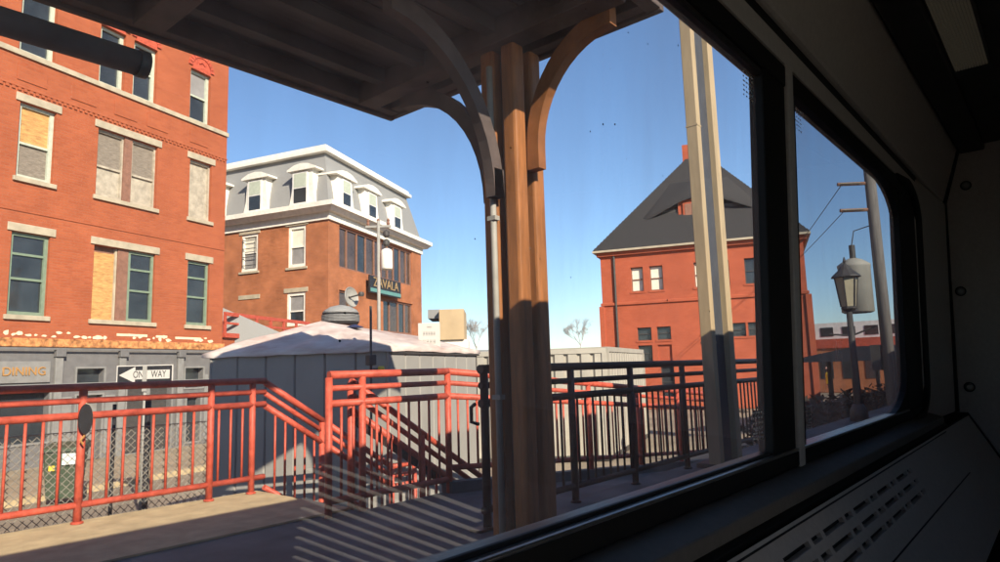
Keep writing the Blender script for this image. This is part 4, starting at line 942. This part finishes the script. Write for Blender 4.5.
# ------------------------------------------------------------------ the train carriage round the camera
tr = thing('train_carriage', 'dark train carriage interior with a long window, vented sill panel and end wall', 'train', (0, 0, 0))
BX, EX, OY = -3.2, 4.30, -2.35
def gy(z): return 0.55-(z-0.89)*0.0521            # leaning glass plane
def band_x(name, m, pts, x0=BX, x1=EX, **k):
    return MB().prism_x(pts, x0, x1).build(name, m, tr, **k)
zlo, zhi = 0.885, 1.79
W1 = (-1.6, 1.56); W2 = (1.80, 3.16)
def ipane(name, m, x0, x1):
    return MB().hexa([(x0, gy(zlo-.02), zlo-.02), (x1, gy(zlo-.02), zlo-.02), (x1, gy(zlo-.02)+.008, zlo-.02), (x0, gy(zlo-.02)+.008, zlo-.02)],
                     [(x0, gy(zhi+.02), zhi+.02), (x1, gy(zhi+.02), zhi+.02), (x1, gy(zhi+.02)+.008, zhi+.02), (x0, gy(zhi+.02)+.008, zhi+.02)]).build(name, m, tr)
def single_pane(name, m, x0, x1):
    a, b = zlo-.02, zhi+.02
    return MB().quad((x0, gy(a)+.004, a), (x1, gy(a)+.004, a), (x1, gy(b)+.004, b), (x0, gy(b)+.004, b)).build(name, m, tr)
p1_ = single_pane('window_pane', M['glass'], W1[0]-.02, W1[1]+.02)
p2_ = single_pane('window_pane', M['glass_dirty'], W2[0]-.02, W2[1]+.02); p2_['label'] = 'smaller dusty far window pane'
# dirt specks and etched marks on the panes
rs = random.Random(11)
sk = MB()
for k in range(46):
    x = rs.uniform(0.35, 1.5); z = rs.uniform(1.12, 1.75); r = rs.choice((0.0006, 0.0009, 0.0012, 0.0018)); y = gy(z)-0.0005
    sk.quad(*[(x+r*1.3*math.cos(a)*rs.uniform(.7, 1.3), y-0.0521*r*math.sin(a), z+r*math.sin(a)*rs.uniform(.7, 1.3)) for a in [2*math.pi*j/7 for j in range(7)]])
sk.build('dirt_specks', M['speck'], p1_, kind='stuff')
et = MB()
for x0, z0_ in ((1.475, 0.93), (1.47, 1.70), (1.84, 0.92), (1.84, 1.72)):
    for k in range(6):
        z = z0_+0.011*k; 
        for j in range(4):
            xx = x0+j*0.017; wd = 0.005+0.009*rs.random(); y = gy(z)-0.0006
            et.quad((xx, y, z), (xx+wd, y, z), (xx+wd, y-0.0002, z+0.004), (xx, y-0.0002, z+0.004))
et.build('etched_marks', M['etch'], p1_, kind='stuff')
# window frame: black surround with rounded far corners, proud of the glass
def frame_piece(name, m, x0, x1, z0, z1, out, inn=0.02):
    a, b = z0, z1
    return MB().hexa([(x0, gy(a)-out, a), (x1, gy(a)-out, a), (x1, gy(a)+inn, a), (x0, gy(a)+inn, a)], [(x0, gy(b)-out, b), (x1, gy(b)-out, b), (x1, gy(b)+inn, b), (x0, gy(b)+inn, b)]).build(name, m, tr, bevel=0.004)
frame_piece('window_frame', M['tr_black'], W1[0]-.3, 3.52, 0.846, zlo, 0.022)
frame_piece('window_frame', M['tr_black'], W1[0]-.3, 3.52, zhi, 1.846, 0.018)
frame_piece('window_frame', M['tr_black'], W1[1], 1.715, zlo+.0005, zhi-.0005, 0.016)
frame_piece('mullion', M['tr_panel'], 1.717, 1.762, 0.84, 1.85, 0.024)
frame_piece('window_frame', M['tr_black'], 1.764, W2[0], zlo+.0005, zhi-.0005, 0.016)
frame_piece('window_frame', M['tr_black'], W2[1], 3.52, zlo+.0005, zhi-.0005, 0.018)
frame_piece('glazing_bead', M['tr_frame'], W1[0], W1[1]-.001, zlo+.0005, zlo+.012, 0.010)
frame_piece('glazing_bead', M['tr_frame'], W1[0], W1[1]-.001, zhi-.016, zhi-.0005, 0.012)
frame_piece('glazing_bead', M['steel'], W1[0], W2[1]-.001, zlo-.004, zlo+.0045, 0.0235)
for sx, sz in ((1, 1), (1, -1)):
    zc_ = zhi if sz > 0 else zlo; r_ = 0.15; pts = [(W2[1], zc_)]
    for k in range(7):
        a = math.pi/2*k/6; pts.append((W2[1]-.36+.36*math.cos(a), zc_-sz*(r_-r_*math.sin(a))))
    MB().hexa([(x, gy(z)-0.017, z) for x, z in pts], [(x, gy(z)+0.015, z) for x, z in pts]).build('frame_corner', M['tr_black'], tr)
for sx, sz in ((1, 1), (1, -1)):
    pass
# wall above and beside the window (leaning), as a panel with a black gasket line
def exz(z): return 4.30
MB().hexa([(BX, gy(1.848)-.020, 1.848), (3.50, gy(1.848)-.020, 1.848), (3.50, gy(1.848)+.05, 1.848), (BX, gy(1.848)+.05, 1.848)], [(BX, .475, 1.90), (3.55, .475, 1.90), (3.55, .54, 1.90), (BX, .54, 1.90)]).build('wall_panel', M['tr_panel'], tr)
MB().hexa([(BX, .476, 1.901), (3.55, .476, 1.901), (3.55, .54, 1.901), (BX, .54, 1.901)], [(BX, .472, 1.925), (3.58, .472, 1.925), (3.58, .54, 1.925), (BX, .54, 1.925)]).build('gasket', M['tr_black'], tr)
MB().hexa([(BX, .455, 1.926), (exz(1.93), .455, 1.926), (exz(1.93), .54, 1.926), (BX, .54, 1.926)], [(BX, .362, 2.215), (exz(2.2), .362, 2.215), (exz(2.2), .54, 2.215), (BX, .54, 2.215)]).build('wall_panel', M['tr_panel'], tr, bevel=0.01)
# rounded outer gasket by the far end of the window, then the end panel
gk = MB(); out_ = []
for k in range(11):
    a = -math.pi/2+math.pi/2*k/10; out_.append((3.30+0.25*math.cos(a), 0.985+0.15*math.sin(a)))
for k in range(11):
    a = math.pi/2*k/10; out_.append((3.30+0.25*math.cos(a), 1.70+0.15*math.sin(a)))
path = [(2.9, gy(0.835)+.02, 0.835)]+[(x, gy(z)-.026, z) for x, z in out_]+[(2.9, gy(1.85)+.02, 1.85)]
gk.tube(path, 0.017, 8); gk.build('gasket', M['tr_black'], tr, smooth=True)
MB().hexa([(3.521, gy(.80)-.020, .80), (exz(.80), gy(.80)-.045, .80), (exz(.80), gy(.80)+.05, .80), (3.521, gy(.80)+.05, .80)], [(3.521, gy(1.925)-.020, 1.925), (exz(1.925), gy(1.925)-.05, 1.925), (exz(1.925), gy(1.925)+.05, 1.925), (3.521, gy(1.925)+.05, 1.925)]).build('wall_panel', M['tr_panel'], tr, bevel=0.012)
# sill: ledge, black slot, sloping heater panel with vents
band_x('sill_ledge', M['tr_ledge'], [(.528, .845), (.472, .828), (.472, .80), (.60, .80), (.60, .845)], x1=3.60, bevel=0.004)
band_x('sill_slot', M['tr_black'], [(.474, .799), (.464, .792), (.464, .78), (.60, .78), (.60, .799)], x1=3.62)
def py(z): return 0.455-(0.785-z)*0.52            # sloping panel
pan = MB()
rows = []
for zc_ in (0.742, 0.712, 0.682):
    x = 1.02; L = []
    while x < 2.50:
        for w_ in (0.150, 0.062):
            L.append((x, min(x+w_, 2.52))); x += w_+0.020
            if x > 2.5: break
        if abs(x-1.50) < 0.12 and x < 1.52: x += 0.05
    rows.append((zc_, L))
slots = [(a, b, zc_-0.0062, zc_+0.0062) for zc_, L in rows for a, b in L]
us = sorted({BX, exz(.7), *[s[0] for s in slots], *[s[1] for s in slots]}); zs_ = sorted({0.45, 0.785, *[s[2] for s in slots], *[s[3] for s in slots]})
for j in range(len(zs_)-1):
    cz = (zs_[j]+zs_[j+1])/2; k = 0
    row = [s for s in slots if s[2] < cz < s[3]]
    edges = [BX]+[v for s in row for v in (s[0], s[1])]+[exz(.7)]
    for i in range(0, len(edges)-1, 2):
        a, b = edges[i], edges[i+1]; z0_, z1_ = zs_[j], zs_[j+1]
        pan.quad((a, py(z0_), z0_), (b, py(z0_), z0_), (b, py(z1_), z1_), (a, py(z1_), z1_))
for a, b, z0_, z1_ in slots:
    for (pA, pB) in (((a, z0_), (b, z0_)), ((b, z0_), (b, z1_)), ((b, z1_), (a, z1_)), ((a, z1_), (a, z0_))):
        pan.quad((pA[0], py(pA[1]), pA[1]), (pB[0], py(pB[1]), pB[1]), (pB[0], py(pB[1])+.012, pB[1]), (pA[0], py(pA[1])+.012, pA[1]))
pn_ = pan.build('heater_panel', M['tr_panel'], tr)
MB().quad((BX, py(.45)+.014, .45), (exz(.7), py(.45)+.014, .45), (exz(.7), py(.784)+.014, .784), (BX, py(.784)+.014, .784)).build('vent_backing', M['tr_black'], pn_)
for z, x1_ in ((0.776, 3.45), (0.625, 3.35)):
    MB().hexa([(BX, py(z)-.0012, z), (x1_, py(z)-.0012, z), (x1_, py(z)+.002, z), (BX, py(z)+.002, z)], [(BX, py(z+.003)-.0012, z+.003), (x1_, py(z+.003)-.0012, z+.003), (x1_, py(z+.003)+.002, z+.003), (BX, py(z+.003)+.002, z+.003)]).build('panel_seam', M['tr_black'], pn_)
# bulkhead with bolts
MB().box(4.34, 4.40, OY, 0.56, 0.485, 2.223).build('end_wall', M['tr_panel'], tr)
MB().box(4.345, 4.40, OY, 0.60, -0.10, 0.484).build('end_wall_base', M['tr_black'], tr)
for (ya, za), (yb, zb_2) in (((.355, 2.22), (.447, 1.926)), ((.447, 1.924), (.50, .80)), ((.462, .798), (.296, .486))):
    MB().hexa([(4.302, ya-.004, za), (4.338, ya-.004, za), (4.338, .60, za), (4.302, .60, za)], [(4.302, yb-.004, zb_2), (4.338, yb-.004, zb_2), (4.338, .60, zb_2), (4.302, .60, zb_2)]).build('corner_seal', M['tr_black'], tr)
for y, z in ((.348, 2.01), (.428, 1.44), (.440, .93)):
    bb = MB().lathe([(0.020, 0), (0.020, 0.004), (0.012, 0.010)], 14).build('bolt', M['steel'], tr, loc=(4.339, y, z), smooth=True); bb.rotation_euler[1] = R(-90)
    bw_ = MB().lathe([(0.026, 0), (0.026, 0.003)], 14).build('bolt_washer', M['tr_black'], tr, loc=(4.3395, y, z)); bw_.rotation_euler[1] = R(-90)
# ceiling with a ribbed light lens
MB().box(BX, 4.66, OY, 0.42, 2.225, 2.26).build('ceiling', M['tr_dark'], tr)
MB().box(BX, 4.6, 0.245, 0.36, 2.19, 2.224).build('ceiling_duct', M['tr_dark'], tr, bevel=0.01)
lf = MB().box(-1.2, 3.15, 0.12, 0.244, 2.205, 2.224).build('light_fixture', M['tr_frame'], tr)
for k in range(12): MB().box(-1.1, 3.05, 0.130+0.0088*k, 0.1365+0.0088*k, 2.192, 2.2045).build('lens_rib', emit('light_lens', (0.36, 0.31, 0.22), 0.016) if k == 0 else bpy.data.materials['light_lens'], lf)
MB().tube([(3.5, -0.05, 2.205), (4.4, 0.02, 2.20)], 0.006, 6).build('grab_rail', M['steel'], tr)
# shell: floor, roof, outer side, far side with one added sun opening, rear end
MB().box(BX, 4.66, OY, 0.60, -0.14, -0.10).build('floor', M['tr_floor'], tr)
MB().box(-45, 30, OY, 0.60, 2.62, 2.78).build('roof', M['steel'], tr)
MB().box(-45, 30, 0.56, 0.60, 2.0, 2.62).build('side_skin', M['skin'], tr)
MB().box(-45, 30, 0.58, 0.62, -0.9, 0.80).build('side_skin', M['skin'], tr)
MB().box(-45, BX-.05, 0.55, 0.60, 0.80, 2.0).build('side_skin', M['skin'], tr)
MB().box(4.67, 30, 0.55, 0.60, 0.80, 2.0).build('side_skin', M['skin'], tr)
MB().box(BX-.04, BX, OY, 0.60, -0.10, 2.62).build('rear_wall', M['tr_panel'], tr)
fs = wall(BX, 4.66, -0.10, 2.24, [(-0.3, 0.66, 1.2, 2.2)], 0.05)  # opening added and placed so sun reaches the added slats
fs.v = [(x, OY-y, z) for x, y, z in fs.v]; fs.build('far_side_wall', M['tr_panel'], tr)

# added unseen slats: sunlit through the far opening, mirrored by the pane as stripes
MB().box(0.62, 1.42, -1.0, 0.35, 0.60, 0.62).build('added_tray', M['tr_black'], tr)  # added black sheet keeping the sunlit floor out of the mirrored stripes
SL = [(1.342, -0.877, 1.235, -0.005), (1.25, -0.748, 1.173, 0.045), (1.169, -0.635, 1.117, 0.091), (1.098, -0.536, 1.066, 0.133), (1.035, -0.448, 1.02, 0.171), (0.979, -0.37, 0.977, 0.206), (0.929, -0.3, 0.938, 0.238), (0.883, -0.236, 0.901, 0.267), (0.842, -0.178, 0.868, 0.295), (0.804, -0.126, 0.837, 0.321), (0.77, -0.077, 0.807, 0.344), (0.738, -0.033, 0.78, 0.345), (0.709, 0.008, 0.755, 0.345)]
for k, (xa, ya, xb, yb) in enumerate(SL):
    hw = 0.13*abs(SL[max(k-1, 0)][0]-SL[min(k+1, 12)][0])/(2 if 0 < k < 12 else 1); hv = hw*0.75
    MB().hexa([(xa-hw, ya, .697), (xa+hw, ya, .697), (xb+hv, yb, .697), (xb-hv, yb, .697)], [(xa-hw, ya, .70), (xa+hw, ya, .70), (xb+hv, yb, .70), (xb-hv, yb, .70)]).build('added_slat', M['slat'], tr)
for y in (-0.03, 0.30): MB().box(0.66, 1.40, y, y+0.02, 0.67, 0.696).build('added_slat_bar', M['tr_black'], tr)
for x in (0.66, 1.38): MB().box(x-0.015, x+0.015, -0.03, -0.005, -0.10, 0.599).build('added_slat_leg', M['tr_black'], tr)
